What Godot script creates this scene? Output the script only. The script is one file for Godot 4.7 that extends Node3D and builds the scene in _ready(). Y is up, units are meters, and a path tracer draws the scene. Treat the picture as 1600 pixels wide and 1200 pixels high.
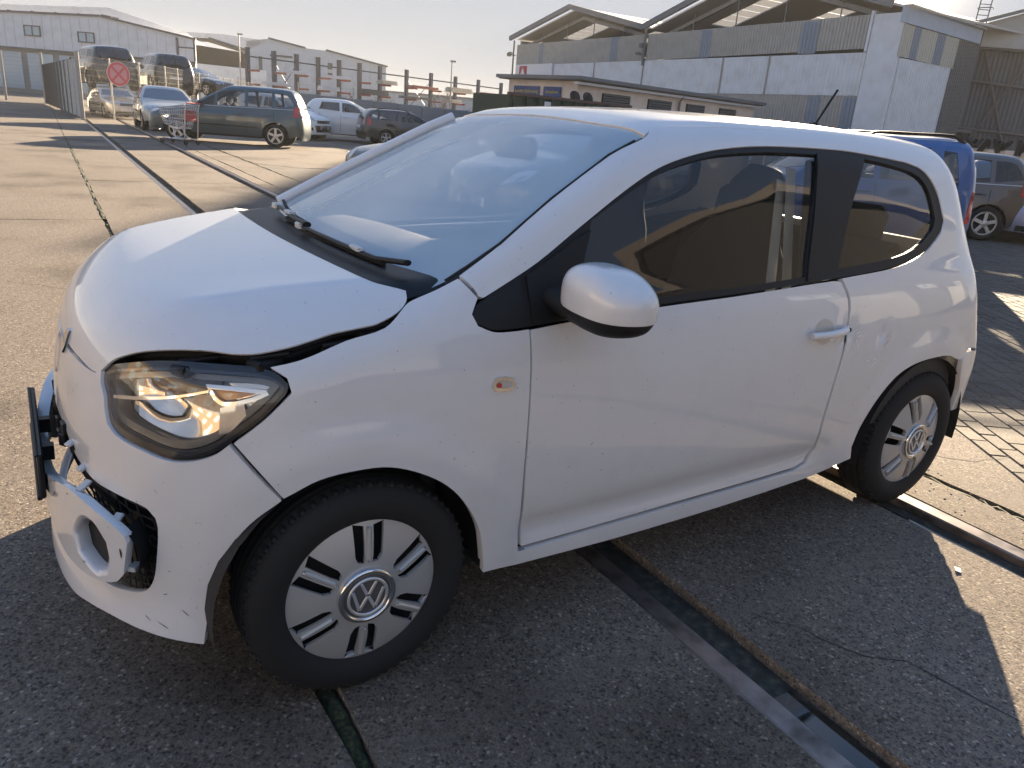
extends Node3D
# A damaged small white hatchback on a scrap-yard's concrete, with rails let into the ground, parked and wrecked cars and halls behind.
# x runs towards the car's tail, y up, z towards the car's left side; the origin is under the front axle.

var M := {}

func _ready() -> void:
	var cam := Camera3D.new()
	cam.name = "camera"
	cam.position = Vector3(-0.6226, 1.4257, 2.2911)
	cam.rotation = Vector3(-0.3365, -0.5945, 0.0810)
	cam.fov = rad_to_deg(2.0 * atan(600.0 / 1179.556))
	cam.near = 0.05
	cam.far = 1500.0
	cam.current = true
	add_child(cam)
	make_sky()
	make_materials()
	make_ground()
	make_halls()
	make_yard()
	make_parked()
	make_hero()
# ---------------------------------------------------------------- helpers
class Spl:
	var x0 := 0.0
	var inv := 1.0
	var n := 0
	var v := PackedFloat32Array()
	var s := PackedFloat32Array()
	func _init(xs: Array, ys: Array) -> void:
		var k := xs.size()
		var m := []
		m.resize(k)
		for i in k:
			var a: int = maxi(i - 1, 0)
			var b: int = mini(i + 1, k - 1)
			if i == 0 or i == k - 1:
				m[i] = (ys[b] - ys[a]) / (xs[b] - xs[a])
			else:
				var h0: float = xs[i] - xs[a]
				var h1: float = xs[b] - xs[i]
				m[i] = ((ys[i] - ys[a]) / h0 * h1 + (ys[b] - ys[i]) / h1 * h0) / (h0 + h1)
		n = 160
		x0 = xs[0]
		var w: float = (xs[k - 1] - xs[0]) / (n - 1)
		inv = 1.0 / w
		v.resize(n)
		s.resize(n)
		for j in n:
			var x: float = x0 + w * j
			var i := 0
			while i < k - 2 and x > xs[i + 1]:
				i += 1
			var h: float = xs[i + 1] - xs[i]
			var t: float = (x - xs[i]) / h
			v[j] = (2 * t * t * t - 3 * t * t + 1) * ys[i] + (t * t * t - 2 * t * t + t) * h * m[i] + (-2 * t * t * t + 3 * t * t) * ys[i + 1] + (t * t * t - t * t) * h * m[i + 1]
			s[j] = ((6 * t * t - 6 * t) * (ys[i] - ys[i + 1])) / h + (3 * t * t - 4 * t + 1) * m[i] + (3 * t * t - 2 * t) * m[i + 1]
	func at(x: float) -> float:
		var q := (x - x0) * inv
		if q <= 0.0:
			return v[0] + q / inv * s[0]
		if q >= n - 1:
			return v[n - 1] + (q - n + 1) / inv * s[n - 1]
		var i := int(q)
		var t := q - i
		var h := 1.0 / inv
		var a := v[i]
		var b := v[i + 1]
		var d := b - a
		var p := s[i] * h
		var r := s[i + 1] * h
		return a + t * (p + t * ((3.0 * d - 2.0 * p - r) + t * (p + r - 2.0 * d)))

static func smax(a: float, b: float, k: float) -> float:
	var h := maxf(k - absf(a - b), 0.0) / k
	return maxf(a, b) + h * h * k * 0.25

# A car body as a smooth solid: f(p) is about the distance outside its skin.
class Shell:
	var side: Spl
	var wx: Spl
	var nose: Spl
	var hood: Spl
	var tail: Spl
	var gside: Spl
	var gwx: Spl
	var roof: Spl
	var gtail: Spl
	var nose_c := Vector2(0.24, 0.25)
	var tail_c := Vector2(0.10, 0.15)
	var hood_c := Vector2(0.06, 0.10)
	var ws := Vector4(0.157, 1.045, 0.53, 0.15)  # foot x, foot y, slope, plan curve
	var k_nose := 0.22
	var k_hood := 0.10
	var k_tail := 0.18
	var k_roof := 0.13
	var k_ws := 0.045
	var k_gt := 0.16
	var belt := 0.90
	var back := -0.12
	var arches: Array = []  # Vector4(x, y, r, flare)
	var dip := 0.0
	var crease := 0.0
	var only := 0
	var dents: Array = []  # Vector4(x, y, r, depth) on the near side only
	func f(p: Vector3) -> float:
		var z := absf(p.z)
		var z2 := z * z
		var z4 := z2 * z2
		var fs := z - side.at(p.y) * wx.at(p.x)
		for a: Vector4 in arches:
			var dx := p.x - a.x
			var dy := p.y - a.y
			var r := sqrt(dx * dx + dy * dy)
			if r < a.z:
				fs -= a.w * smoothstep(a.z, a.z - 0.1, r)
		if dip > 0.0 and p.y < 0.55:
			var e := (p.y - 0.355) / 0.045
			fs += dip * exp(-e * e) * smoothstep(0.4, 0.5, p.x) * (1.0 - smoothstep(1.7, 1.85, p.x))
		if p.z > 0.5:
			for a: Vector4 in dents:
				var q := Vector2((p.x - a.x) / a.z, (p.y - a.y) / a.z)
				var l := q.length_squared()
				if l < 4.0:
					fs += a.w * exp(-l * 1.5) * (1.0 + 0.9 * sin(q.angle() * 7.0))
		var fn := (nose.at(p.y) + nose_c.x * z2 + nose_c.y * z4 - p.x) * 0.95
		var fh := (p.y - (hood.at(p.x) - hood_c.x * z2 - hood_c.y * z4)) * 0.93
		if crease > 0.0 and p.x < 0.6:
			var w := (z - 0.612 - 0.28 * p.x) / 0.012
			fh += crease * 0.012 * (w if w > 6.0 else log(1.0 + exp(w)))
		var ft := p.x - (tail.at(p.y) - tail_c.x * z2 - tail_c.y * z4)
		var l_ := body_max(body_max(body_max(fs, fn, k_nose), fh, k_hood), ft, k_tail)
		if only == 1:
			return l_
		var gs := (z - gside.at(p.y) * gwx.at(p.x)) * 0.93
		var gr := p.y - (roof.at(p.x) - 0.07 * z2 - 0.08 * z4)
		var gw := maxf((p.y - (ws.y + ws.z * (p.x - ws.x - ws.w * z2))) * 0.88, back - p.x)
		var gt := (p.x - (gtail.at(p.y) - 0.12 * z2 - 0.1 * z4)) * 0.93
		var g := body_max(body_max(body_max(gs, gr, k_roof), gw, k_ws), gt, k_gt)
		g = body_max(g, belt - p.y, 0.02)
		if only == 2:
			return g
		return -body_max(-l_, -g, 0.02)
	static func body_max(a: float, b: float, k: float) -> float:
		var h := maxf(k - absf(a - b), 0.0) / k
		return maxf(a, b) + h * h * k * 0.25
	func normal(p: Vector3) -> Vector3:
		var e := 0.003
		return Vector3(f(p + Vector3(e, 0, 0)) - f(p - Vector3(e, 0, 0)), f(p + Vector3(0, e, 0)) - f(p - Vector3(0, e, 0)), f(p + Vector3(0, 0, e)) - f(p - Vector3(0, 0, e))).normalized()
	# the skin point seen from outside for the flat coordinates (u, v) of a view
	func hit(view: String, u: float, v: float, off := 0.0) -> Vector3:
		var o: Vector3
		var d: Vector3
		match view:
			"s":
				o = Vector3(u, v, 1.3)
				d = Vector3(0, 0, -1)
			"t":
				o = Vector3(u, 2.3, v)
				d = Vector3(0, -1, 0)
			"d":
				o = Vector3(u, 0, 0) + Vector3(0, 0.70711, -0.70711) * v + Vector3(0, 0.70711, 0.70711) * 2.2
				d = Vector3(0, -0.70711, -0.70711)
			"h":
				o = Vector3(0.70711, 0.70711, 0) * u + Vector3(0, 0, v) + Vector3(-0.70711, 0.70711, 0) * 2.0
				d = Vector3(0.70711, -0.70711, 0)
			"c":
				d = Vector3(cos(u), 0, -sin(u))
				o = Vector3(0, v, 0) - d * 1.6
			"r":
				o = Vector3(5.6, v, u)
				d = Vector3(-1, 0, 0)
			_:
				o = Vector3(-3.0, v, u)
				d = Vector3(1, 0, 0)
		var t := 0.0
		var w := 0.0
		var lt := 0.0
		var lw := 0.0
		for i in 24:
			w = f(o + d * t) - off
			if absf(w) < 0.0004:
				break
			var dt := clampf(w * 0.9, -0.3, 0.8)
			if i > 2 and absf(w) < 0.25 and absf(t - lt) > 1e-6:
				var g := (w - lw) / (t - lt)
				if g < -0.12:
					dt = clampf(-w / g, -0.25, 0.25)
			lt = t
			lw = w
			t += dt
		return o + d * t

# A heap of triangles that becomes one mesh.
class Heap:
	var v := PackedVector3Array()
	var n := PackedVector3Array()
	var uv := PackedVector2Array()
	var ix := PackedInt32Array()
	func add(p: Vector3, q: Vector3, t := Vector2.ZERO) -> int:
		v.append(p)
		n.append(q)
		uv.append(t)
		return v.size() - 1
	func tri(a: int, b: int, c: int) -> void:
		var g := (v[b] - v[a]).cross(v[c] - v[a])
		if g.dot(n[a] + n[b] + n[c]) > 0.0:
			ix.append_array([a, c, b])
		else:
			ix.append_array([a, b, c])
	func quad(a: Vector3, b: Vector3, c: Vector3, d: Vector3, q := Vector3.ZERO) -> void:
		var m := q if q != Vector3.ZERO else (b - a).cross(c - a).normalized()
		var i := add(a, m, Vector2(0, 0))
		add(b, m, Vector2(1, 0))
		add(c, m, Vector2(1, 1))
		add(d, m, Vector2(0, 1))
		tri(i, i + 1, i + 2)
		tri(i, i + 2, i + 3)
	func box(c: Vector3, s: Vector3, b := Basis.IDENTITY, bev := 0.0) -> void:
		var h := s * 0.5
		var e := minf(bev, minf(h.x, minf(h.y, h.z)) * 0.9)
		for ax in 3:
			for sg in [-1.0, 1.0]:
				var q := Vector3.ZERO
				q[ax] = sg
				var u := (ax + 1) % 3
				var w := (ax + 2) % 3
				var p := []
				for k in [[-1, -1], [1, -1], [1, 1], [-1, 1]]:
					var r := Vector3.ZERO
					r[ax] = sg * h[ax]
					r[u] = k[0] * (h[u] - e)
					r[w] = k[1] * (h[w] - e)
					p.append(c + b * r)
				quad(p[0], p[1], p[2], p[3], b * q)
		if e > 0.0:
			for ax in 3:
				var u := (ax + 1) % 3
				var w := (ax + 2) % 3
				for k in [[-1, -1], [1, -1], [1, 1], [-1, 1]]:
					var a := Vector3.ZERO
					var q := Vector3.ZERO
					q[u] = k[0]
					q[w] = k[1]
					var p := []
					for r in [[-1, 0], [1, 0], [1, 1], [-1, 1]]:
						a[ax] = r[0] * (h[ax] - e)
						a[u] = k[0] * (h[u] - (e if r[1] == 0 else 0.0))
						a[w] = k[1] * (h[w] - (0.0 if r[1] == 0 else e))
						p.append(c + b * a)
					quad(p[0], p[1], p[2], p[3], b * q.normalized())
	# a tube along points; closed ends
	func tube(pts: Array, r0: float, r1 := -1.0, sides := 8, flat := 1.0) -> void:
		if r1 < 0.0:
			r1 = r0
		var last := -1
		var up := Vector3(0.12, 0.98, 0.17).normalized()
		for i in pts.size():
			var a: Vector3 = pts[maxi(i - 1, 0)]
			var b: Vector3 = pts[mini(i + 1, pts.size() - 1)]
			var d := (b - a).normalized()
			var x := d.cross(up)
			if x.length() < 0.05:
				x = d.cross(Vector3(1, 0, 0.1))
			x = x.normalized()
			var y := x.cross(d).normalized()
			var r := lerpf(r0, r1, float(i) / maxi(pts.size() - 1, 1))
			var first := v.size()
			for k in sides:
				var t := TAU * k / sides
				var q := x * cos(t) + y * sin(t) * flat
				add(pts[i] + q * r, (x * cos(t) + y * sin(t)).normalized())
			if last >= 0:
				for k in sides:
					var l := (k + 1) % sides
					tri(last + k, last + l, first + l)
					tri(last + k, first + l, first + k)
			last = first
			if i == 0 or i == pts.size() - 1:
				var q := -d if i == 0 else d
				var c := add(pts[i], q)
				for k in sides:
					var t := TAU * k / sides
					add(pts[i] + (x * cos(t) + y * sin(t) * flat) * r, q)
				for k in sides:
					tri(c, c + 1 + k, c + 1 + (k + 1) % sides)
	# turn a profile of (radius, height) about an axis
	func lathe(prof: Array, c: Vector3, b := Basis.IDENTITY, seg := 32) -> void:
		for i in prof.size() - 1:
			var p: Vector2 = prof[i]
			var q: Vector2 = prof[i + 1]
			var d := (q - p).normalized()
			var nn := Vector2(d.y, -d.x)
			var first := v.size()
			for k in seg + 1:
				var t := TAU * k / seg
				var o := Vector3(cos(t), 0, sin(t))
				add(c + b * (o * p.x + Vector3(0, p.y, 0)), b * (o * nn.x + Vector3(0, nn.y, 0)))
				add(c + b * (o * q.x + Vector3(0, q.y, 0)), b * (o * nn.x + Vector3(0, nn.y, 0)))
			for k in seg:
				var a := first + k * 2
				tri(a, a + 1, a + 3)
				tri(a, a + 3, a + 2)
	# a lathe whose normals are smoothed along the profile
	func turned(prof: Array, c: Vector3, b := Basis.IDENTITY, seg := 48) -> void:
		var first := v.size()
		var m := prof.size()
		for i in m:
			var p: Vector2 = prof[maxi(i - 1, 0)]
			var q: Vector2 = prof[mini(i + 1, m - 1)]
			var d := (q - p).normalized()
			for k in seg + 1:
				var t := TAU * k / seg
				var o := Vector3(cos(t), 0, sin(t))
				add(c + b * (o * prof[i].x + Vector3(0, prof[i].y, 0)), b * (o * d.y + Vector3(0, -d.x, 0)))
		for i in m - 1:
			for k in seg:
				var a := first + i * (seg + 1) + k
				tri(a, a + 1, a + seg + 2)
				tri(a, a + seg + 2, a + seg + 1)
	# a flat outline pushed out along an axis: frame b has the outline in its x and y, depth along z
	func slab(poly: PackedVector2Array, depth: float, c := Vector3.ZERO, b := Basis.IDENTITY, bev := 0.0) -> void:
		var t := Geometry2D.triangulate_polygon(poly)
		var top := poly
		if bev > 0.0:
			var w := Geometry2D.offset_polygon(poly, -bev)
			if w.size() == 1 and w[0].size() == poly.size():
				var cw := Geometry2D.is_polygon_clockwise(poly)
				var best := PackedVector2Array()
				var o: PackedVector2Array = w[0]
				if Geometry2D.is_polygon_clockwise(o) != cw:
					o.reverse()
				var at := 0
				for k in o.size():
					if o[k].distance_squared_to(poly[0]) < o[at].distance_squared_to(poly[0]):
						at = k
				for k in o.size():
					best.append(o[(at + k) % o.size()])
				top = best
				t = Geometry2D.triangulate_polygon(top)
		for s in [[top, depth, 1.0], [poly, 0.0, -1.0]]:
			var f0 := v.size()
			for p: Vector2 in s[0]:
				add(c + b * Vector3(p.x, p.y, s[1]), b * Vector3(0, 0, s[2]), p)
			var tt := t if s[2] > 0.0 else Geometry2D.triangulate_polygon(poly)
			for k in range(0, tt.size(), 3):
				tri(f0 + tt[k], f0 + tt[k + 1], f0 + tt[k + 2])
		var sg := -1.0 if Geometry2D.is_polygon_clockwise(poly) else 1.0
		for i in poly.size():
			var j := (i + 1) % poly.size()
			var d := (poly[j] - poly[i]).normalized()
			var q := b * Vector3(d.y * sg, -d.x * sg, 0)
			var hh := depth - bev if bev > 0.0 and top != poly else depth
			quad(c + b * Vector3(poly[i].x, poly[i].y, 0), c + b * Vector3(poly[j].x, poly[j].y, 0), c + b * Vector3(poly[j].x, poly[j].y, hh), c + b * Vector3(poly[i].x, poly[i].y, hh), q)
			if hh < depth:
				quad(c + b * Vector3(poly[i].x, poly[i].y, hh), c + b * Vector3(poly[j].x, poly[j].y, hh), c + b * Vector3(top[j].x, top[j].y, depth), c + b * Vector3(top[i].x, top[i].y, depth), (q + b.z).normalized())
	# a smooth grid of points; rows of equal length
	func sheet(rows: Array, close := false) -> void:
		var first := v.size()
		var m: int = rows.size()
		var w: int = rows[0].size()
		for i in m:
			for k in w:
				var a: Vector3 = rows[mini(i + 1, m - 1)][k] - rows[maxi(i - 1, 0)][k]
				var k1: int = (k + 1) % w if close else mini(k + 1, w - 1)
				var k0: int = (k + w - 1) % w if close else maxi(k - 1, 0)
				var b: Vector3 = rows[i][k1] - rows[i][k0]
				add(rows[i][k], a.cross(b).normalized(), Vector2(float(k) / (w - 1), float(i) / (m - 1)))
		for i in m - 1:
			for k in (w if close else w - 1):
				var l: int = (k + 1) % w
				var a := first + i * w
				tri(a + k, a + l, a + w + l)
				tri(a + k, a + w + l, a + w + k)
	func flipped_z() -> Heap:
		var h := Heap.new()
		for i in v.size():
			h.v.append(v[i] * Vector3(1, 1, -1))
			h.n.append(n[i] * Vector3(1, 1, -1))
		h.uv = uv
		h.ix = ix.duplicate()
		for i in range(0, ix.size(), 3):
			h.ix[i + 1] = ix[i + 2]
			h.ix[i + 2] = ix[i + 1]
		return h
	func mesh() -> ArrayMesh:
		var a := []
		a.resize(Mesh.ARRAY_MAX)
		a[Mesh.ARRAY_VERTEX] = v
		a[Mesh.ARRAY_NORMAL] = n
		a[Mesh.ARRAY_TEX_UV] = uv
		a[Mesh.ARRAY_INDEX] = ix
		var m := ArrayMesh.new()
		if v.size():
			m.add_surface_from_arrays(Mesh.PRIMITIVE_TRIANGLES, a)
		return m

static func pts(l: Array) -> PackedVector2Array:
	var r := PackedVector2Array()
	for i in range(0, l.size(), 2):
		r.append(Vector2(l[i], l[i + 1]))
	return r

# rounds an outline between its corners (turns sharper than `sharp` degrees stay)
static func smooth(p: PackedVector2Array, k := 4, sharp := 42.0) -> PackedVector2Array:
	var r := PackedVector2Array()
	var m := p.size()
	var corner := []
	for i in m:
		var a := (p[i] - p[(i + m - 1) % m])
		var b := (p[(i + 1) % m] - p[i])
		corner.append(absf(rad_to_deg(a.angle_to(b))) > sharp)
	for i in m:
		var j := (i + 1) % m
		var a: Vector2 = p[(i + m - 1) % m]
		var b := p[i]
		var c := p[j]
		var d: Vector2 = p[(j + 1) % m]
		var l := (c - b).length()
		var m0: Vector2 = (c - b) if corner[i] else (c - a) * (l / maxf((b - a).length() + l, 1e-6))
		var m1: Vector2 = (c - b) if corner[j] else (d - b) * (l / maxf((d - c).length() + l, 1e-6))
		for s in k:
			var t := float(s) / k
			r.append((2 * t * t * t - 3 * t * t + 1) * b + (t * t * t - 2 * t * t + t) * m0 + (-2 * t * t * t + 3 * t * t) * c + (t * t * t - t * t) * m1)
	return r

static func inset(p: PackedVector2Array, d: float) -> PackedVector2Array:
	var w := Geometry2D.offset_polygon(p, -d)
	return w[0] if w.size() else p

static func disc(c: Vector2, rx: float, ry: float, k := 28) -> PackedVector2Array:
	var r := PackedVector2Array()
	for i in k:
		r.append(c + Vector2(cos(TAU * i / k) * rx, sin(TAU * i / k) * ry))
	return r

# cuts an outline (less its holes) into small cells; lift(u, v) gives the point, norm(point) the normal; the rim is turned in by `rim`
func cut(outer: PackedVector2Array, holes: Array, cell: float, lift: Callable, norm: Callable, rim := 0.0, lean := 0.0) -> Heap:
	var h := Heap.new()
	var lo := outer[0]
	var hi := outer[0]
	for p in outer:
		lo = lo.min(p)
		hi = hi.max(p)
	var g0 := Vector2i((lo / cell).floor())
	var g1 := Vector2i((hi / cell).ceil())
	var marked := {}
	for ring: PackedVector2Array in [outer] + holes:
		for i in ring.size():
			var a := ring[i]
			var b := ring[(i + 1) % ring.size()]
			var k := int((b - a).length() / cell * 8.0) + 1
			for s in k + 1:
				var q := a.lerp(b, float(s) / k) / cell
				for e in [Vector2(1e-3, 1e-3), Vector2(-1e-3, 1e-3), Vector2(1e-3, -1e-3), Vector2(-1e-3, -1e-3)]:
					marked[Vector2i((q + e).floor())] = true
	var seen := {}
	var tris := PackedInt32Array()
	var put := func(p: Vector2) -> int:
		var key := Vector2i((p * 5000.0).round())
		if not seen.has(key):
			var q: Vector3 = lift.call(p.x, p.y)
			seen[key] = h.add(q, norm.call(q), p)
		return seen[key]
	for i in range(g0.x, g1.x):
		for j in range(g0.y, g1.y):
			var c := PackedVector2Array([Vector2(i, j) * cell, Vector2(i + 1, j) * cell, Vector2(i + 1, j + 1) * cell, Vector2(i, j + 1) * cell])
			if not marked.has(Vector2i(i, j)):
				var mid := (c[0] + c[2]) * 0.5
				var inside := Geometry2D.is_point_in_polygon(mid, outer)
				for hole: PackedVector2Array in holes:
					inside = inside and not Geometry2D.is_point_in_polygon(mid, hole)
				if inside:
					var q := [put.call(c[0]), put.call(c[1]), put.call(c[2]), put.call(c[3])]
					tris.append_array([q[0], q[1], q[2], q[0], q[2], q[3]])
				continue
			var bits := Geometry2D.intersect_polygons(c, outer)
			for hole: PackedVector2Array in holes:
				var rest := []
				for b: PackedVector2Array in bits:
					rest.append_array(Geometry2D.clip_polygons(b, hole))
				bits.assign(rest)
			for b: PackedVector2Array in bits:
				var t := Geometry2D.triangulate_polygon(b)
				for k in range(0, t.size(), 3):
					var q := [put.call(b[t[k]]), put.call(b[t[k + 1]]), put.call(b[t[k + 2]])]
					if q[0] != q[1] and q[1] != q[2] and q[0] != q[2]:
						tris.append_array(q)
	var edges := {}
	for k in range(0, tris.size(), 3):
		h.tri(tris[k], tris[k + 1], tris[k + 2])
		if rim != 0.0:
			for e in 3:
				var a := tris[k + e]
				var b := tris[k + (e + 1) % 3]
				var key := Vector2i(mini(a, b), maxi(a, b))
				if edges.has(key):
					edges[key] = Vector3i(-1, 0, 0)
				else:
					edges[key] = Vector3i(a, b, tris[k + (e + 2) % 3])
	for key in edges:
		var e: Vector3i = edges[key]
		if e.x < 0:
			continue
		var a := h.v[e.x]
		var b := h.v[e.y]
		var na := h.n[e.x]
		var nb := h.n[e.y]
		var o := (b - a).cross(na + nb).normalized()
		if o.dot(h.v[e.z] - a) > 0.0:
			o = -o
		var i := h.add(a, (o + na * 0.35).normalized())
		h.add(b, (o + nb * 0.35).normalized())
		h.add(b - nb * rim - o * lean, o)
		h.add(a - na * rim - o * lean, o)
		h.tri(i, i + 1, i + 2)
		h.tri(i, i + 2, i + 3)
	return h

func skin_part(skin: Shell, view: String, outer: PackedVector2Array, holes := [], cell := 0.03, off := 0.0, rim := 0.0, lean := 0.0) -> Heap:
	return cut(outer, holes, cell, func(u, v): return skin.hit(view, u, v, off), func(p): return skin.normal(p), rim, lean)

func numbered(called: String, parent: Node) -> String:
	if not parent.has_node(called):
		return called
	var i := 1
	while parent.has_node("%s_%03d" % [called, i]):
		i += 1
	return "%s_%03d" % [called, i]

func part(called: String, h, m: Material, parent: Node = self, xf := Transform3D.IDENTITY) -> MeshInstance3D:
	var o := MeshInstance3D.new()
	o.name = numbered(called, parent)
	o.mesh = h.mesh() if h is Heap else h
	o.material_override = m
	o.transform = xf
	parent.add_child(o, true)
	return o

func thing(called: String, label: String, category: String, group := "", at := Transform3D.IDENTITY) -> Node3D:
	var o := Node3D.new()
	o.name = numbered(called, self)
	o.transform = at
	add_child(o, true)
	return tag(o, label, category, group)

func tag(o: Node3D, label: String, category := "", group := "", kind := "") -> Node3D:
	if label:
		o.set_meta("label", label)
	if category:
		o.set_meta("category", category)
	if group:
		o.set_meta("group", group)
	if kind:
		o.set_meta("kind", kind)
	return o

static func lin(r: float, g: float, b: float) -> Color:
	return Color(r, g, b).linear_to_srgb()

static func mat(c: Color, rough := 0.6, metal := 0.0, coat := 0.0) -> StandardMaterial3D:
	var m := StandardMaterial3D.new()
	m.albedo_color = c
	m.roughness = rough
	m.metallic = metal
	if coat > 0.0:
		m.clearcoat_enabled = true
		m.clearcoat = coat
		m.clearcoat_roughness = 0.03
	return m

static func pane(c: Color, a: float) -> StandardMaterial3D:
	var m := mat(c, 0.0)
	m.albedo_color.a = a
	m.transparency = BaseMaterial3D.TRANSPARENCY_ALPHA
	return m

static func noise_tex(size: int, freq: float, ramp: Array, type := FastNoiseLite.TYPE_SIMPLEX_SMOOTH, octaves := 4, sd := 1, normal := false, ret := FastNoiseLite.RETURN_DISTANCE) -> NoiseTexture2D:
	var t := NoiseTexture2D.new()
	t.width = size
	t.height = size
	t.seamless = true
	t.generate_mipmaps = false
	t.as_normal_map = normal
	var n := FastNoiseLite.new()
	n.seed = sd
	n.noise_type = type
	n.frequency = freq
	n.fractal_octaves = octaves
	if type == FastNoiseLite.TYPE_CELLULAR:
		n.fractal_type = FastNoiseLite.FRACTAL_NONE
		n.cellular_return_type = ret
	t.noise = n
	if ramp.size():
		var g := Gradient.new()
		g.offsets = PackedFloat32Array(ramp.map(func(e): return e[0]))
		g.colors = PackedColorArray(ramp.map(func(e): return e[1]))
		t.color_ramp = g
	return t

# world-mapped texture in metres per tile
static func mapped(m: StandardMaterial3D, tex: Texture2D, tile: float, world := true) -> StandardMaterial3D:
	m.albedo_texture = tex
	m.uv1_triplanar = true
	m.uv1_world_triplanar = world
	m.uv1_scale = Vector3.ONE / tile
	return m

static func stained(m: StandardMaterial3D, tex: Texture2D, tile: float, world := true) -> StandardMaterial3D:
	m.detail_enabled = true
	m.detail_albedo = tex
	m.detail_blend_mode = BaseMaterial3D.BLEND_MODE_MUL
	m.detail_uv_layer = BaseMaterial3D.DETAIL_UV_2
	m.uv2_triplanar = true
	m.uv2_world_triplanar = world
	m.uv2_scale = Vector3.ONE / tile
	return m
# ---------------------------------------------------------------- sky, sun, materials
const SUN_FROM := Vector3(3.45, 1.0, -2.55)

func make_sky() -> void:
	var env := Environment.new()
	env.background_mode = Environment.BG_SKY
	var m := ProceduralSkyMaterial.new()
	m.sky_top_color = lin(0.023, 0.052, 0.108)
	m.sky_horizon_color = lin(0.104, 0.102, 0.098)
	m.sky_curve = 0.34
	m.ground_bottom_color = lin(0.03, 0.028, 0.026)
	m.ground_horizon_color = lin(0.07, 0.068, 0.066)
	m.ground_curve = 0.05
	m.sun_angle_max = 32.0
	m.sun_curve = 0.09
	m.sky_cover = noise_tex(1024, 0.006, [[0.0, Color(0.9, 0.85, 0.78, 0.0)], [0.56, Color(0.9, 0.85, 0.78, 0.0)], [0.8, Color(1.0, 0.93, 0.85, 0.22)], [1.0, Color(1, 0.95, 0.88, 0.35)]], FastNoiseLite.TYPE_SIMPLEX_SMOOTH, 5, 11)
	m.sky_cover_modulate = Color(1, 1, 1, 0.14)
	var sky := Sky.new()
	sky.sky_material = m
	env.sky = sky
	env.tonemap_mode = Environment.TONE_MAPPER_LINEAR
	env.tonemap_exposure = 6.8
	env.fog_enabled = true
	env.fog_density = 0.0006
	env.fog_light_color = Color(0.95, 0.94, 0.92)
	env.sdfgi_enabled = true
	env.ssao_enabled = true
	env.ssil_enabled = true
	var we := WorldEnvironment.new()
	we.name = "world_environment"
	we.environment = env
	add_child(we)
	var sun := DirectionalLight3D.new()
	sun.name = "sun"
	sun.light_energy = 1.35
	sun.light_color = Color(1.0, 0.91, 0.78)
	sun.light_angular_distance = 0.5
	sun.shadow_enabled = true
	sun.look_at_from_position(SUN_FROM, Vector3.ZERO)
	add_child(sun)

func make_materials() -> void:
	var dirt := road_film(1024)
	M.white = stained(mat(lin(0.63, 0.625, 0.63), 0.35, 0.0, 1.0), dirt, 1.3)
	M.black = mat(lin(0.010, 0.0105, 0.012), 0.45)
	M.gloss = mat(lin(0.012, 0.012, 0.014), 0.12, 0.0, 0.5)
	M.trim = mat(lin(0.013, 0.0135, 0.015), 0.5)
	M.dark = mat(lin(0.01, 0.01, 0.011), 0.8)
	M.rubber = mat(lin(0.019, 0.019, 0.020), 0.75)
	M.satin = mat(lin(0.62, 0.62, 0.63), 0.3, 0.6)
	M.hub = mat(lin(0.16, 0.16, 0.165), 0.3, 0.6)
	M.cap = mat(lin(0.42, 0.415, 0.41), 0.34, 0.35)
	M.chrome = mat(lin(0.75, 0.75, 0.76), 0.06, 1.0)
	M.steel = mat(lin(0.3, 0.3, 0.31), 0.35, 0.9)
	M.grey = mat(lin(0.12, 0.12, 0.125), 0.6)
	M.glass = pane(lin(0.008, 0.016, 0.022), 0.36)
	M.clear = pane(lin(0.3, 0.3, 0.28), 0.05)
	M.sky_haze = pane(lin(0.62, 0.80, 0.93), 0.42)  # pale blue tint paints the mirrored sky and its haze into the windscreen
	M.liner = mat(lin(0.2, 0.195, 0.18), 0.9)
	M.cloth = mat(lin(0.018, 0.019, 0.022), 0.95)
	M.dash = mat(lin(0.026, 0.027, 0.029), 0.7)
	M.frit = mat(lin(0.02, 0.021, 0.024), 0.4)
	M.amber = mat(lin(0.5, 0.2, 0.05), 0.2, 0.0, 1.0)
	M.red = mat(lin(0.45, 0.02, 0.02), 0.2, 0.0, 1.0)
	M.lampgrey = mat(lin(0.15, 0.145, 0.135), 0.25, 0.4, 0.6)
	M.shell = mat(lin(0.62, 0.58, 0.53), 0.07, 1.0)
	M.tab = mat(lin(0.5, 0.5, 0.5), 0.5)
	M.sidelens = mat(lin(0.5, 0.48, 0.48), 0.08, 0.3, 1.0)
	M.hollow_shade = mat(lin(0.50, 0.47, 0.43), 0.45, 0.0, 0.6)  # body colour darkened: shade behind the door handle, painted on
	M.scratch = mat(lin(0.85, 0.84, 0.82), 0.5)
	M.belt = mat(lin(0.45, 0.44, 0.38), 0.8)
	M.tan = mat(lin(0.25, 0.185, 0.13), 0.85)
	M.store = mat(lin(0.022, 0.021, 0.021), 0.9)
	M.trim.metallic_specular = 0.35
	M.black.metallic_specular = 0.35
	M.rubber.metallic_specular = 0.35
	M.blockwall = mat(lin(0.27, 0.29, 0.31), 0.8)
	M.rackred = mat(lin(0.30, 0.09, 0.06), 0.6)
	M.twig = mat(lin(0.11, 0.085, 0.065), 0.9)

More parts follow.
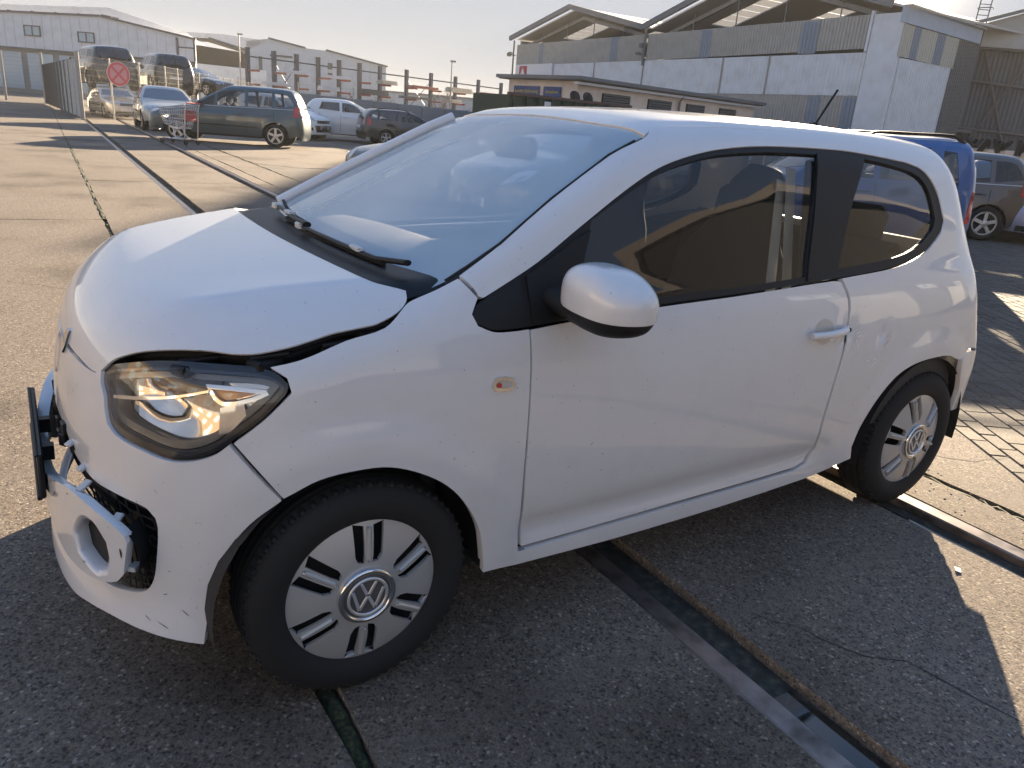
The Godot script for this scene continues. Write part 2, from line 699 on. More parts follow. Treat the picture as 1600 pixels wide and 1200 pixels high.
# faint smears and specks of road dirt
func road_film(n: int) -> ImageTexture:
	var f := FastNoiseLite.new()
	f.seed = 4
	f.frequency = 0.008
	f.fractal_octaves = 5
	var im := f.get_seamless_image(n, n)
	im.convert(Image.FORMAT_RGB8)
	var d := im.get_data()
	for i in n * n:
		var v := 255 - int(maxf(0.0, 128.0 - d[i * 3]) * 0.05)
		d[i * 3] = v
		d[i * 3 + 1] = v - (255 - v) / 6
		d[i * 3 + 2] = v - (255 - v) / 3
	var rg := RandomNumberGenerator.new()
	rg.seed = 77
	for k in 500:
		var x := rg.randi_range(2, n - 3)
		var y := rg.randi_range(2, n - 3)
		var w := 1 + int(rg.randf() * rg.randf() * 2.6)
		var t := rg.randi_range(90, 215)
		for a in w:
			for b in w:
				var o := ((y + b) * n + x + a) * 3
				d[o] = t
				d[o + 1] = t - 6
				d[o + 2] = t - 14
	return ImageTexture.create_from_image(Image.create_from_data(n, n, false, Image.FORMAT_RGB8, d))
# ---------------------------------------------------------------- ground: slabs, rails, pavers (s across the rails, t along them)
var rail_frame := Transform3D(Basis(Vector3(0.99925, 0, 0.0388), Vector3.UP, Vector3(-0.0388, 0, 0.99925)), Vector3.ZERO)

func ground_slab(called: String, p: PackedVector2Array, m: Material, parent: Node, top := 0.0, deep := 0.045, jit := 0.006, sd := 1, step := 0.22) -> MeshInstance3D:
	var rg := RandomNumberGenerator.new()
	rg.seed = sd
	var o := PackedVector2Array()
	for i in p.size():
		var a := p[i]
		var b := p[(i + 1) % p.size()]
		var k := clampi(int((b - a).length() / step), 1, 90)
		for s in k:
			var q := a.lerp(b, float(s) / k)
			if s > 0:
				q += (b - a).normalized().orthogonal() * rg.randf_range(-jit, jit)
			o.append(Vector2(q.x, -q.y))
	var h := Heap.new()
	h.slab(o, deep, Vector3(0, top - deep, 0), Basis(Vector3(1, 0, 0), Vector3(0, 0, -1), Vector3.UP))
	return part(called, h, m, parent, rail_frame)

func make_ground() -> void:
	var made := aggregate(1280)
	var agg: Texture2D = made[0]
	var bumps: Texture2D = made[1]
	var stain := noise_tex(1024, 0.007, [[0.0, Color(0.66, 0.65, 0.64)], [0.28, Color(0.85, 0.84, 0.83)], [0.45, Color(0.94, 0.93, 0.92)], [1.0, Color(1, 1, 1)]], FastNoiseLite.TYPE_SIMPLEX_SMOOTH, 6, 8)
	var conc := stained(mapped(mat(lin(0.70, 0.70, 0.70), 0.95), agg, 1.9), stain, 13.0)
	conc.heightmap_enabled = true
	conc.heightmap_texture = bumps
	conc.heightmap_scale = 0.35
	conc.metallic_specular = 0.35
	M.concrete = conc
	var asp := stained(mapped(mat(lin(0.38, 0.38, 0.385), 0.9), agg, 1.6), stain, 4.1)
	asp.heightmap_enabled = true
	asp.heightmap_texture = bumps
	asp.heightmap_scale = 0.3
	M.patch = asp
	var soil := noise_tex(512, 0.03, [[0.0, lin(0.02, 0.018, 0.014)], [0.6, lin(0.05, 0.045, 0.035)], [1.0, lin(0.12, 0.11, 0.07)]], FastNoiseLite.TYPE_SIMPLEX_SMOOTH, 5, 6)
	M.soil = mapped(mat(Color.WHITE, 0.95), soil, 0.8)
	var mosstex := noise_tex(512, 0.05, [[0.0, lin(0.012, 0.012, 0.010)], [0.45, lin(0.03, 0.032, 0.014)], [0.7, lin(0.07, 0.075, 0.025)], [1.0, lin(0.15, 0.13, 0.06)]], FastNoiseLite.TYPE_SIMPLEX_SMOOTH, 5, 9)
	M.moss = mapped(mat(Color.WHITE, 0.95), mosstex, 0.5)
	var rust := noise_tex(512, 0.02, [[0.0, lin(0.16, 0.14, 0.125)], [0.5, lin(0.42, 0.39, 0.37)], [1.0, lin(0.6, 0.57, 0.55)]], FastNoiseLite.TYPE_SIMPLEX_SMOOTH, 4, 10)
	M.rail = mapped(mat(Color(0.78, 0.75, 0.74), 0.32, 0.7), rust, 1.3)
	M.water = mat(lin(0.015, 0.016, 0.015), 0.02)
	M.water.metallic_specular = 0.7
	var g := Node3D.new()
	g.name = "ground"
	add_child(g)
	tag(g, "", "", "", "structure")
	var h := Heap.new()
	h.quad(Vector3(-500, -0.05, -500), Vector3(500, -0.05, -500), Vector3(500, -0.05, 500), Vector3(-500, -0.05, 500), Vector3.UP)
	part("base", h, M.soil, g)
	h = Heap.new()
	for q in [[-500.0, -500.0, 500.0, -62.0], [-500.0, -62.0, -40.0, 500.0], [60.0, -62.0, 500.0, 500.0], [-40.0, 30.0, 60.0, 500.0]]:
		h.quad(Vector3(q[0], -0.004, q[1]), Vector3(q[2], -0.004, q[1]), Vector3(q[2], -0.004, q[3]), Vector3(q[0], -0.004, q[3]), Vector3.UP)
	part("far_yard", h, M.concrete, g)
	var n := 0
	for strip in [[-60.0, -14.0, 0], [-13.97, -7.0, 1], [-6.97, -0.075, 2], [-0.03, 0.935, 0], [1.135, 2.35, 0], [2.585, 2.84, 0]]:
		var cuts := [-62.0, -30.0, -18.98, -7.48, 5.9, 30.0]
		if strip[2] == 1:
			cuts = [-62.0, -24.0, -10.2, 3.0, 30.0]
		elif strip[2] == 0:
			cuts = [-62.0, -26.3, -11.7, 9.0, 30.0]
		for k in cuts.size() - 1:
			n += 1
			ground_slab("concrete_slab", pts([strip[0], cuts[k] + 0.012, strip[1], cuts[k] + 0.012, strip[1], cuts[k + 1] - 0.012, strip[0], cuts[k + 1] - 0.012]), M.concrete, g, 0.0, 0.045, 0.012 if strip[1] < 0 else 0.005, n)
	ground_slab("concrete_slab", pts([2.865, -9.0, 9.86, -9.0, 3.66, 0.23, 2.89, 1.36]), M.concrete, g, 0.0, 0.045, 0.008, 60)
	ground_slab("concrete_slab", pts([2.865, -9.02, 3.5, -9.02, 3.55, -62.0, 2.865, -62.0]), M.concrete, g, 0.0, 0.045, 0.02, 61)
	ground_slab("concrete_slab", pts([3.53, -9.02, 16.0, -9.02, 16.0, -15.4, 4.3, -15.55, 3.56, -16.5]), M.patch, g, 0.0, 0.045, 0.03, 62)
	ground_slab("concrete_slab", pts([3.59, -16.6, 4.3, -15.62, 60.0, -15.3, 60.0, -33.0, 3.58, -33.0]), M.concrete, g, 0.0, 0.045, 0.03, 63)
	ground_slab("concrete_slab", pts([3.58, -33.05, 60.0, -33.05, 60.0, -62.0, 3.58, -62.0]), M.concrete, g, 0.0, 0.045, 0.02, 64)
	ground_slab("concrete_slab", pts([16.03, -15.2, 16.03, -9.0, 60.0, -9.0, 60.0, -15.2]), M.concrete, g, 0.0, 0.045, 0.02, 65)
	ground_slab("concrete_slab", pts([2.89, 1.40, 2.89, 30.0, 60.0, 30.0, 60.0, 9.5, 3.6, 9.5]), M.concrete, g, 0.0, 0.045, 0.01, 66)
	# rails with their grooves
	for q in [[0.94, 1.018], [2.50, 2.58]]:
		h = Heap.new()
		for k in 10:
			h.box(Vector3((q[0] + q[1]) * 0.5, -0.022, -62.0 + 9.2 * k + 4.6), Vector3(q[1] - q[0], 0.04, 9.196), Basis.IDENTITY, 0.006)
		part("rail", h, M.rail, g, rail_frame)
	h = Heap.new()
	h.box(Vector3(1.078, -0.042, -16.0), Vector3(0.116, 0.012, 92.0))
	h.box(Vector3(2.425, -0.042, -16.0), Vector3(0.146, 0.012, 92.0))
	part("groove_bed", h, M.soil, g, rail_frame)
	var rg := RandomNumberGenerator.new()
	rg.seed = 3
	for q in [[1.025, 1.128, 1.28, 9.0, 0.02], [2.362, 2.43, 0.60, 9.0, 0.008]]:
		var l := PackedVector2Array()
		var r := PackedVector2Array()
		var t: float = q[2]
		while t < q[3]:
			l.append(Vector2(q[0] + rg.randf_range(0.0, q[4]), -t))
			r.append(Vector2(q[1] - rg.randf_range(0.0, q[4]), -t))
			t += rg.randf_range(0.03, 0.09) if t < 3.0 else 0.5
		r.reverse()
		l.append_array(r)
		h = Heap.new()
		h.slab(l, 0.003, Vector3(0, -0.034, 0), Basis(Vector3(1, 0, 0), Vector3(0, 0, -1), Vector3.UP))
		tag(part("puddle", h, M.water, g, rail_frame), "", "", "", "structure")
	# moss and dirt in the joints
	h = Heap.new()
	for q in [[-0.052, -7.4, 8.0, 0.030, -0.016], [-0.055, -60.0, -7.5, 0.045, -0.006], [2.852, -9.0, 6.0, 0.02, -0.006], [3.54, -60.0, -9.0, 0.03, -0.006], [1.10, -14.0, 0.2, 0.018, -0.03], [-6.985, -60.0, 8.0, 0.02, -0.01]]:
		var rows := [[], [], [], []]
		var t: float = q[1]
		while t < q[2]:
			var w: float = q[3] * rg.randf_range(0.75, 1.25)
			var y: float = q[4] + rg.randf_range(-0.004, 0.010)
			var c: float = q[0] + rg.randf_range(-0.006, 0.006)
			rows[0].append(Vector3(c - w, y - 0.022, t))
			rows[1].append(Vector3(c - w * 0.4, y + rg.randf_range(-0.002, 0.006), t))
			rows[2].append(Vector3(c + w * 0.4, y + rg.randf_range(-0.002, 0.006), t))
			rows[3].append(Vector3(c + w, y - 0.022, t))
			t += 0.03 if t > -9.0 and t < 3.0 else 0.2
		h.sheet(rows)
	tag(part("moss", h, M.moss, g, rail_frame), "", "", "", "stuff")
	# hairline cracks across the slabs
	for q in [[Vector2(-3.6, -8.6), Vector2(1.0, -0.35), 14], [Vector2(-0.9, -4.4), Vector2(0.75, 0.7), 8], [Vector2(1.3, -10.5), Vector2(0.95, 0.4), 10], [Vector2(1.25, 1.0), Vector2(0.5, 0.9), 10], [Vector2(2.95, 0.35), Vector2(0.9, 0.5), 7], [Vector2(-1.6, -14.0), Vector2(0.9, 0.5), 12], [Vector2(3.9, -12.0), Vector2(0.8, -0.6), 12]]:
		h = Heap.new()
		var p: Vector2 = q[0]
		var d: Vector2 = q[1].normalized()
		var w := 0.0025
		var o := d.orthogonal()
		for k in q[2]:
			var nd: Vector2 = d.rotated(rg.randf_range(-0.5, 0.5))
			var nx: Vector2 = p + nd * rg.randf_range(0.06, 0.13) * (1.0 if p.y > -5 else 2.4)
			var no := nd.orthogonal()
			var nw := rg.randf_range(0.0012, 0.0035) * (1.0 if p.y > -5 else 2.5)
			h.quad(Vector3(p.x - o.x * w, 0.0012, p.y - o.y * w), Vector3(p.x + o.x * w, 0.0012, p.y + o.y * w), Vector3(nx.x + no.x * nw, 0.0012, nx.y + no.y * nw), Vector3(nx.x - no.x * nw, 0.0012, nx.y - no.y * nw), Vector3.UP)
			p = nx
			o = no
			w = nw
		part("crack", h, M.soil, g, rail_frame)
	# loose stones and grit lying about
	h = Heap.new()
	for k in 150:
		var p := Vector2(rg.randf_range(-1.5, 3.6), rg.randf_range(-9.0, 2.2))
		if k % 3 == 0:
			p = Vector2(2.86 + rg.randf_range(-0.25, 0.1), rg.randf_range(0.3, 1.6))
		elif k % 3 == 1:
			p = Vector2(-0.05 + rg.randf_range(-0.12, 0.25), rg.randf_range(-9.0, -4.0))
		var r := rg.randf_range(0.002, 0.006)
		h.box(Vector3(p.x, r * 0.2, p.y), Vector3(r * 2.0, r * 0.5, r * 1.5), Basis(Vector3.UP, rg.randf() * 3.0) * Basis(Vector3(1, 0, 0), 0.3), r * 0.6)
	tag(part("grit", h, mat(lin(0.2, 0.175, 0.15), 0.9), g, rail_frame), "", "", "", "stuff")
	# block pavers beyond the tail
	var e1 := Vector2(-0.56, 0.8285)
	var e2 := Vector2(0.8285, 0.56)
	var p0 := Vector2(3.665, 0.23)
	var mats := []
	for c in [[0.80, 0.80, 0.80], [0.70, 0.72, 0.74], [0.92, 0.90, 0.86]]:
		var m := stained(mapped(mat(lin(c[0] * 0.5, c[1] * 0.5, c[2] * 0.5), 0.88), agg, 1.9), stain, 2.7)
		m.heightmap_enabled = true
		m.heightmap_texture = bumps
		m.heightmap_scale = 0.15
		mats.append(m)
	var kinds := []
	for w in [0.1, 0.16]:
		var b := Heap.new()
		b.box(Vector3.ZERO, Vector3(0.195 if w < 0.15 else 0.235, 0.05, w - 0.005), Basis.IDENTITY, 0.006)
		kinds.append(b.mesh())
	var spots := []
	var bb := 0.006
	var course := 0
	while bb < 13.5:
		var w := 0.1 if course % 3 != 2 else 0.16
		var long := 0.2 if w < 0.15 else 0.24
		var a := -13.0 + (0.1 if course % 2 else 0.0)
		while a < 5.0:
			var c: Vector2 = p0 + e1 * (a + long * 0.5) + e2 * (bb + w * 0.5)
			if c.x > 2.9 and c.y > -8.95 and c.y < 9.4 and c.x < 16.0:
				spots.append([c, w, c.distance_to(Vector2(1.6, 1.6))])
			a += long
		bb += w
		course += 1
	spots.sort_custom(func(x, y): return x[2] < y[2])
	var yaw := atan2(-e1.y, e1.x)
	var rest := [[], []]
	for i in spots.size():
		var c: Vector2 = spots[i][0]
		var k := 0 if spots[i][1] < 0.15 else 1
		var xf := rail_frame * Transform3D(Basis(Vector3.UP, yaw + rg.randf_range(-0.01, 0.01)) * Basis(Vector3(1, 0, 0), rg.randf_range(-0.008, 0.008)), Vector3(c.x, -0.026 + rg.randf_range(-0.0015, 0.0015), c.y))
		if i < 300:
			part("paver", kinds[k], mats[rg.randi() % 3], g, xf)
		else:
			rest[k].append(xf)
	for k in 2:
		var mm := MultiMesh.new()
		mm.transform_format = MultiMesh.TRANSFORM_3D
		mm.mesh = kinds[k]
		mm.instance_count = rest[k].size()
		for i in rest[k].size():
			mm.set_instance_transform(i, rest[k][i])
		var o := MultiMeshInstance3D.new()
		o.name = "paver_field" if k == 0 else "wide_paver_field"
		o.multimesh = mm
		o.material_override = mats[0]
		g.add_child(o)
		tag(o, "", "", "", "stuff")
	h = Heap.new()
	h.quad(Vector3(2.9, -0.007, -9), Vector3(16, -0.007, -9), Vector3(16, -0.007, 9.4), Vector3(2.9, -0.007, 9.4), Vector3.UP)
	part("joint_sand", h, mat(lin(0.055, 0.052, 0.047), 0.95), g, rail_frame)
	# a scrap of paper
	h = Heap.new()
	h.box(Vector3(2.12, 0.004, 1.225), Vector3(0.03, 0.003, 0.02), Basis(Vector3.UP, 0.6) * Basis(Vector3(1, 0, 0), 0.15))
	tag(part("paper_scrap", h, mat(lin(0.8, 0.8, 0.8), 0.8)), "small white scrap of paper lying between the two rails", "paper")

# exposed aggregate: fine grit with scattered light and dark stones; returns the colour and a height map
func aggregate(n: int) -> Array:
	var im := []
	for q in [[FastNoiseLite.TYPE_CELLULAR, 0.17, 3], [FastNoiseLite.TYPE_CELLULAR, 0.36, 7], [FastNoiseLite.TYPE_SIMPLEX_SMOOTH, 0.03, 5], [FastNoiseLite.TYPE_CELLULAR, 0.17, 3]]:
		var f := FastNoiseLite.new()
		f.noise_type = q[0]
		f.frequency = q[1]
		f.seed = q[2]
		f.fractal_type = FastNoiseLite.FRACTAL_NONE if q[0] == FastNoiseLite.TYPE_CELLULAR else FastNoiseLite.FRACTAL_FBM
		f.cellular_return_type = FastNoiseLite.RETURN_CELL_VALUE if im.size() < 3 else FastNoiseLite.RETURN_DISTANCE
		if q[0] == FastNoiseLite.TYPE_CELLULAR:
			f.domain_warp_enabled = true
			f.domain_warp_amplitude = 9.0
			f.domain_warp_frequency = 0.06
		im.append(f.get_seamless_image(n, n, false, false, 0.08).get_data())
	var a: PackedByteArray = im[0]
	var b: PackedByteArray = im[1]
	var c: PackedByteArray = im[2]
	var d: PackedByteArray = im[3]
	var rgb := PackedByteArray()
	var hgt := PackedByteArray()
	rgb.resize(n * n * 3)
	hgt.resize(n * n)
	for i in n * n:
		var g := 0.62 + b[i] * 0.0013 + c[i] * 0.0008
		var r := 157.0 * g
		var gg := 145.0 * g
		var bb := 133.0 * g
		var hh := 90.0 + b[i] * 0.18
		var v := a[i]
		if d[i] < 120:
			if v > 240:
				var w := (v % 5) * 7.0
				r = 172.0 + w
				gg = 160.0 + w
				bb = 146.0 + w
				hh = 170.0 - d[i] * 0.4
			elif v > 205:
				r = 152.0
				gg = 134.0 + (v % 5) * 2.0
				bb = 114.0 + (v % 7) * 2.0
				hh = 150.0 - d[i] * 0.4
			elif v < 26:
				r = 92.0
				gg = 85.0
				bb = 80.0
			elif v < 60:
				r *= 0.86
				gg *= 0.85
				bb *= 0.84
		rgb[i * 3] = int(r)
		rgb[i * 3 + 1] = int(gg)
		rgb[i * 3 + 2] = int(bb)
		hgt[i] = int(hh)
	return [ImageTexture.create_from_image(Image.create_from_data(n, n, false, Image.FORMAT_RGB8, rgb)), ImageTexture.create_from_image(Image.create_from_data(n, n, false, Image.FORMAT_L8, hgt))]
# ---------------------------------------------------------------- buildings
static func wall_frame(a: Vector2, b: Vector2) -> Transform3D:
	var e := (b - a).normalized()
	return Transform3D(Basis(Vector3(e.x, 0, e.y), Vector3.UP, Vector3(-e.y, 0, e.x)), Vector3(a.x, 0, a.y))

# a sheet of ribbed metal from u0 to u1 between two heights (low and high may slope: y at u0, y at u1)
static func ribbed(u0: float, u1: float, lo: Vector2, hi: Vector2, z: float, pitch := 0.25, depth := 0.05) -> Heap:
	var h := Heap.new()
	var n := int((u1 - u0) / pitch)
	var q := [0.0, 0.30, 0.42, 0.88]
	var d := [0.0, 0.0, 1.0, 1.0]
	var us := []
	for k in n:
		for s in 4:
			us.append([u0 + (k + q[s]) * (u1 - u0) / n, z + d[s] * depth])
	us.append([u1, z])
	for i in us.size() - 1:
		var t0: float = (us[i][0] - u0) / (u1 - u0)
		var t1: float = (us[i + 1][0] - u0) / (u1 - u0)
		h.quad(Vector3(us[i][0], lerpf(lo.x, lo.y, t0), us[i][1]), Vector3(us[i + 1][0], lerpf(lo.x, lo.y, t1), us[i + 1][1]), Vector3(us[i + 1][0], lerpf(hi.x, hi.y, t1), us[i + 1][1]), Vector3(us[i][0], lerpf(hi.x, hi.y, t0), us[i][1]))
	for i in range(0, h.n.size()):
		if h.n[i].z < 0:
			h.n[i] = -h.n[i]
	var o := h.ix.duplicate()
	h.ix.clear()
	for k in range(0, o.size(), 3):
		h.tri(o[k], o[k + 1], o[k + 2])
	return h

static func prism(p: Array, depth: float, z := 0.0) -> Heap:
	var h := Heap.new()
	h.slab(pts(p), depth, Vector3(0, 0, z))
	return h

func window_in(parent: Node, c: Vector3, w: float, hgt: float, panes: int, frame: Material, glass: Material, t := 0.12) -> void:
	var o := part("window", frame_heap(c, w, hgt, panes, t), frame, parent)
	for k in panes:
		var h := Heap.new()
		h.box(c + Vector3((k + 0.5 - panes * 0.5) * w / panes, 0, -0.02), Vector3(w / panes - t, hgt - t, 0.03))
		part("pane", h, glass, o)

static func frame_heap(c: Vector3, w: float, hgt: float, panes: int, t := 0.12) -> Heap:
	var h := Heap.new()
	for s in [-1, 1]:
		h.box(c + Vector3(0, s * (hgt - t) * 0.5, 0), Vector3(w, t, 0.12))
	for k in panes + 1:
		h.box(c + Vector3((k - panes * 0.5) * (w - t) / panes, 0, 0), Vector3(t, hgt - 2 * t, 0.118))
	return h

func make_halls() -> void:
	var streak := noise_tex(512, 0.01, [[0.0, Color(0.90, 0.89, 0.87)], [0.4, Color(0.96, 0.955, 0.95)], [1.0, Color(1, 1, 1)]], FastNoiseLite.TYPE_SIMPLEX_SMOOTH, 5, 14)
	M.sheet_grey = stained(mat(lin(0.40, 0.395, 0.375), 0.5, 0.3), streak, 4.0)
	M.sheet_white = stained(mat(lin(0.74, 0.76, 0.79), 0.45), streak, 6.0)
	M.sheet_blue = stained(mat(lin(0.42, 0.49, 0.58), 0.5), streak, 6.0)
	M.sheet_dark = stained(mat(lin(0.15, 0.145, 0.14), 0.7), streak, 3.0)
	M.soffit = mat(lin(0.55, 0.53, 0.51), 0.8)
	M.fascia = mat(lin(0.16, 0.165, 0.17), 0.6)
	M.navy = mat(lin(0.03, 0.045, 0.075), 0.5)
	M.plaster = stained(mat(lin(0.85, 0.71, 0.60), 0.85), streak, 3.0)
	M.roofing = mat(lin(0.17, 0.15, 0.14), 0.8)
	M.sky_sheet = mat(lin(0.66, 0.68, 0.70), 0.6)
	M.sky_sheet.backlight_enabled = true
	M.sky_sheet.backlight = Color(0.8, 0.8, 0.8)
	M.blue_sheet = mat(lin(0.20, 0.245, 0.31), 0.35)
	M.cream_sheet = mat(lin(0.50, 0.48, 0.40), 0.45)
	M.glass_sky = mat(lin(0.26, 0.40, 0.50), 0.06, 0.0, 1.0)  # light blue colour stands in for sky reflected in the panes
	M.board = mat(lin(0.72, 0.72, 0.73), 0.5)
	M.signred = mat(lin(0.42, 0.04, 0.045), 0.5)
	M.signblue = mat(lin(0.03, 0.07, 0.22), 0.5)
	M.yellow = mat(lin(0.65, 0.50, 0.08), 0.6)
	right_hall()
	low_building()
	left_hall()
	middle_hall()
	street_side()

func right_hall() -> void:
	var f := wall_frame(Vector2(45.7, -69.97), Vector2(43.16, -25.66))
	var o := thing("twin_gable_hall", "grey and white ribbed-metal hall with two open gables, right of centre", "hall", "", f)
	part("upper_cladding", ribbed(-0.4, 20.95, Vector2(6.8, 6.8), Vector2(8.75, 8.75), 0.0), M.sheet_grey, o)
	part("upper_cladding", ribbed(21.25, 43.2, Vector2(6.8, 7.0), Vector2(8.75, 8.85), 0.0), M.sheet_grey, o)
	var x := -0.4
	for w in [7.3, 7.2, 7.0, 9.2, 4.4, 7.6]:
		part("white_cladding", ribbed(x + 0.03, x + w - 0.03, Vector2(4.35, 4.35), Vector2(6.78, 6.78), 0.03, 0.3, 0.03), M.sheet_white, o)
		var h := Heap.new()
		h.box(Vector3(x + w, 5.55, 0.08), Vector3(0.12, 2.45, 0.06))
		part("joint_cover", h, M.sheet_grey, o)
		x += w
	part("lower_cladding", ribbed(-0.4, 42.3, Vector2(0, 0), Vector2(4.33, 4.33), 0.0), M.sheet_grey, o)
	for q in [[4.2, 5.0], [16.2, 17.3], [27.6, 28.7], [37.0, 38.4]]:
		part("light_panel", ribbed(q[0], q[1], Vector2(6.82, 6.82), Vector2(8.7, 8.7), 0.06), M.blue_sheet, o)
	for q in [[38.6, 39.5], [41.3, 42.2]]:
		part("light_panel", ribbed(q[0], q[1], Vector2(2.2, 2.2), Vector2(4.25, 4.25), 0.06), M.blue_sheet, o)
	var h := Heap.new()
	h.box(Vector3(43.4, 4.4, 0.12), Vector3(2.05, 8.8, 0.2))
	part("corner_post", h, M.sheet_white, o)
	h = Heap.new()
	h.box(Vector3(42.25, 7.9, 0.20), Vector3(0.18, 2.2, 0.16))
	part("downpipe", h, M.sheet_white, o)
	h = Heap.new()
	h.tube([Vector3(21.1, 9.2, 0.15), Vector3(21.1, 6.4, 0.15)], 0.11)
	h.box(Vector3(20.9, 7.9, 0.3), Vector3(0.35, 0.35, 0.3))
	h.box(Vector3(20.6, 7.3, 0.35), Vector3(0.4, 0.2, 0.3))
	part("valley_pipe", h, M.fascia, o)
	h = Heap.new()
	h.tube([Vector3(-0.9, 4.0, 0.1), Vector3(-0.9, 9.2, 0.1)], 0.10)
	part("downpipe", h, M.fascia, o)
	h = Heap.new()
	h.tube([Vector3(-0.5, 7.75, 0.1), Vector3(-1.6, 7.85, 0.1)], 0.05)
	h.box(Vector3(-1.75, 7.9, 0.1), Vector3(0.5, 0.3, 0.4), Basis(Vector3(0, 0, 1), 0.3))
	part("flood_lamp", h, M.fascia, o)
	# roofs with light sheets, frames in the open gables
	for g in [[-1.1, 9.35, 9.9, 11.55, 21.1, 9.25], [21.1, 9.25, 32.2, 12.3, 43.6, 9.25]]:
		for sl in [[g[0], g[1], g[2], g[3]], [g[2], g[3], g[4], g[5]]]:
			var a := Vector2(sl[0], sl[1])
			var b := Vector2(sl[2], sl[3])
			var d := (b - a).normalized()
			var q := Vector2(-d.y, d.x)
			var len := (b - a).length()
			var bas := Basis(Vector3(d.x, d.y, 0), Vector3(q.x, q.y, 0), Vector3(0, 0, 1))
			h = Heap.new()
			h.box(Vector3(a.x + d.x * len / 2, a.y + d.y * len / 2, 0.55), Vector3(len, 0.42, 0.25), bas)
			part("verge", h, M.fascia, o)
			var depth := 0.4
			for row in [[4.0, false], [2.2, true], [5.0, false], [2.2, true], [30.0, false]]:
				for seg in [[0.0, 0.22], [0.22, 0.78], [0.78, 1.0]]:
					var lit: bool = row[1] and seg[0] == 0.22
					var c: float = (seg[0] + seg[1]) * 0.5 * len
					h = Heap.new()
					if lit:
						for k in 6:
							var cc: float = (seg[0] + (seg[1] - seg[0]) * (k + 0.5) / 6.0) * len
							h.box(Vector3(a.x + d.x * cc, a.y + d.y * cc, -depth - row[0] * 0.5), Vector3(len * (seg[1] - seg[0]) / 6.0 - 0.12, 0.03, row[0] - 0.1), bas)
						tag(part("roof_light", h, M.sky_sheet, o), "", "", "", "stuff")
					else:
						h.box(Vector3(a.x + d.x * c, a.y + d.y * c, -depth - row[0] * 0.5), Vector3((seg[1] - seg[0]) * len, 0.12, row[0]), bas)
						part("roof_sheet", h, M.soffit, o)
				depth += row[0]
			h = Heap.new()
			h.box(Vector3(a.x + d.x * len / 2, a.y + d.y * len / 2 - 0.75, -1.2), Vector3(len, 0.28, 0.2), bas)
			part("rafter", h, M.fascia, o)
		for k in 4:
			var u := lerpf(g[0], g[4], (k + 1) / 5.0)
			h = Heap.new()
			h.tube([Vector3(u, 8.7, -0.8), Vector3(u, lerpf(g[1], g[3], 1.0 - absf(u - g[2]) / (g[2] - g[0])) - 0.3, -0.8)], 0.045, 0.045, 5)
			part("hanger", h, M.fascia, o)
	part("rear_wall", prism([-0.8, 0, 43.2, 0, 43.2, 9.1, 32.2, 12.0, 21.1, 9.1, 9.9, 11.3, -0.8, 9.2], 0.2, -43.5), M.soffit, o)
	h = Heap.new()
	h.box(Vector3(-0.6, 4.6, -22), Vector3(0.2, 9.2, 43))
	part("side_wall", h, M.sheet_grey, o)
	h = Heap.new()
	h.box(Vector3(21, 3.0, -21), Vector3(43, 0.2, 41))
	part("loft_floor", h, M.sheet_dark, o)
	# company board: white with a red square and a white peak
	h = Heap.new()
	h.box(Vector3(3.8, 6.15, 0.22), Vector3(6.9, 1.32, 0.12))
	var b := part("name_board", h, M.board, o)
	part("red_mark", prism([0.95, 5.55, 2.45, 5.55, 2.45, 6.65, 0.95, 6.65], 0.04, 0.285), M.signred, b)
	part("white_peak", prism([1.1, 5.55, 2.3, 5.55, 1.8, 6.4, 1.65, 6.4], 0.03, 0.33), M.board, b)
	# side of the hall that faces the camera
	var g2 := wall_frame(Vector2(43.16, -25.66), Vector2(55.74, -26.74))
	var s := thing("hall_side_wing", "short white and translucent side wall of the hall, left of the dark open shed", "hall", "", g2)
	part("white_cladding", ribbed(0.1, 6.6, Vector2(0, 0), Vector2(6.45, 6.55), 0.0, 0.3, 0.03), M.sheet_white, s)
	x = -0.3
	for q in [[1.3, "cream_sheet"], [0.9, "blue_sheet"], [2.0, "cream_sheet"], [1.1, "blue_sheet"], [1.9, "cream_sheet"]]:
		part("light_panel", ribbed(x, x + q[0] - 0.02, Vector2(6.5, 6.5), Vector2(8.2, 8.2), 0.02), M[q[1]], s)
		x += q[0]
	h = Heap.new()
	h.box(Vector3(4.4, 8.62, 0.05), Vector3(10.2, 0.78, 0.16))
	part("eaves_fascia", h, M.sheet_blue, s)
	h = Heap.new()
	for k in 40:
		h.box(Vector3(-0.5 + 0.25 * k, 9.08, 0.2), Vector3(0.12, 0.10, 0.5))
	tag(part("roof_edge", h, M.sheet_grey, s), "", "", "", "stuff")
	part("dark_cladding", ribbed(6.62, 9.6, Vector2(0, 0), Vector2(8.3, 8.3), 0.02), M.sheet_dark, s)
	# open shed at the right edge
	var g3 := wall_frame(Vector2(54.0, -27.6), Vector2(70.0, -16.0))
	var d := thing("open_shed", "dark open shed with rusty bracing at the right edge", "shed", "", g3)
	part("rear_cladding", ribbed(0, 20, Vector2(0, 0), Vector2(9.0, 9.0), -0.6, 0.3, 0.06), M.sheet_dark, d)
	var rust := mat(lin(0.16, 0.13, 0.11), 0.8)
	for l in [[0.8, 1.0, 4.4, 8.6], [4.4, 1.0, 0.8, 8.6], [0.5, 3.2, 12.0, 2.8], [0.5, 6.2, 12.0, 5.6], [5.5, 0.0, 5.5, 9.0], [0.4, 0.0, 0.4, 9.0], [5.6, 2.0, 10.5, 8.0], [10.6, 0, 10.6, 9.0]]:
		h = Heap.new()
		h.tube([Vector3(l[0], l[1], -0.2), Vector3(l[2], l[3], -0.2)], 0.10, 0.10, 4)
		part("brace", h, rust, d)
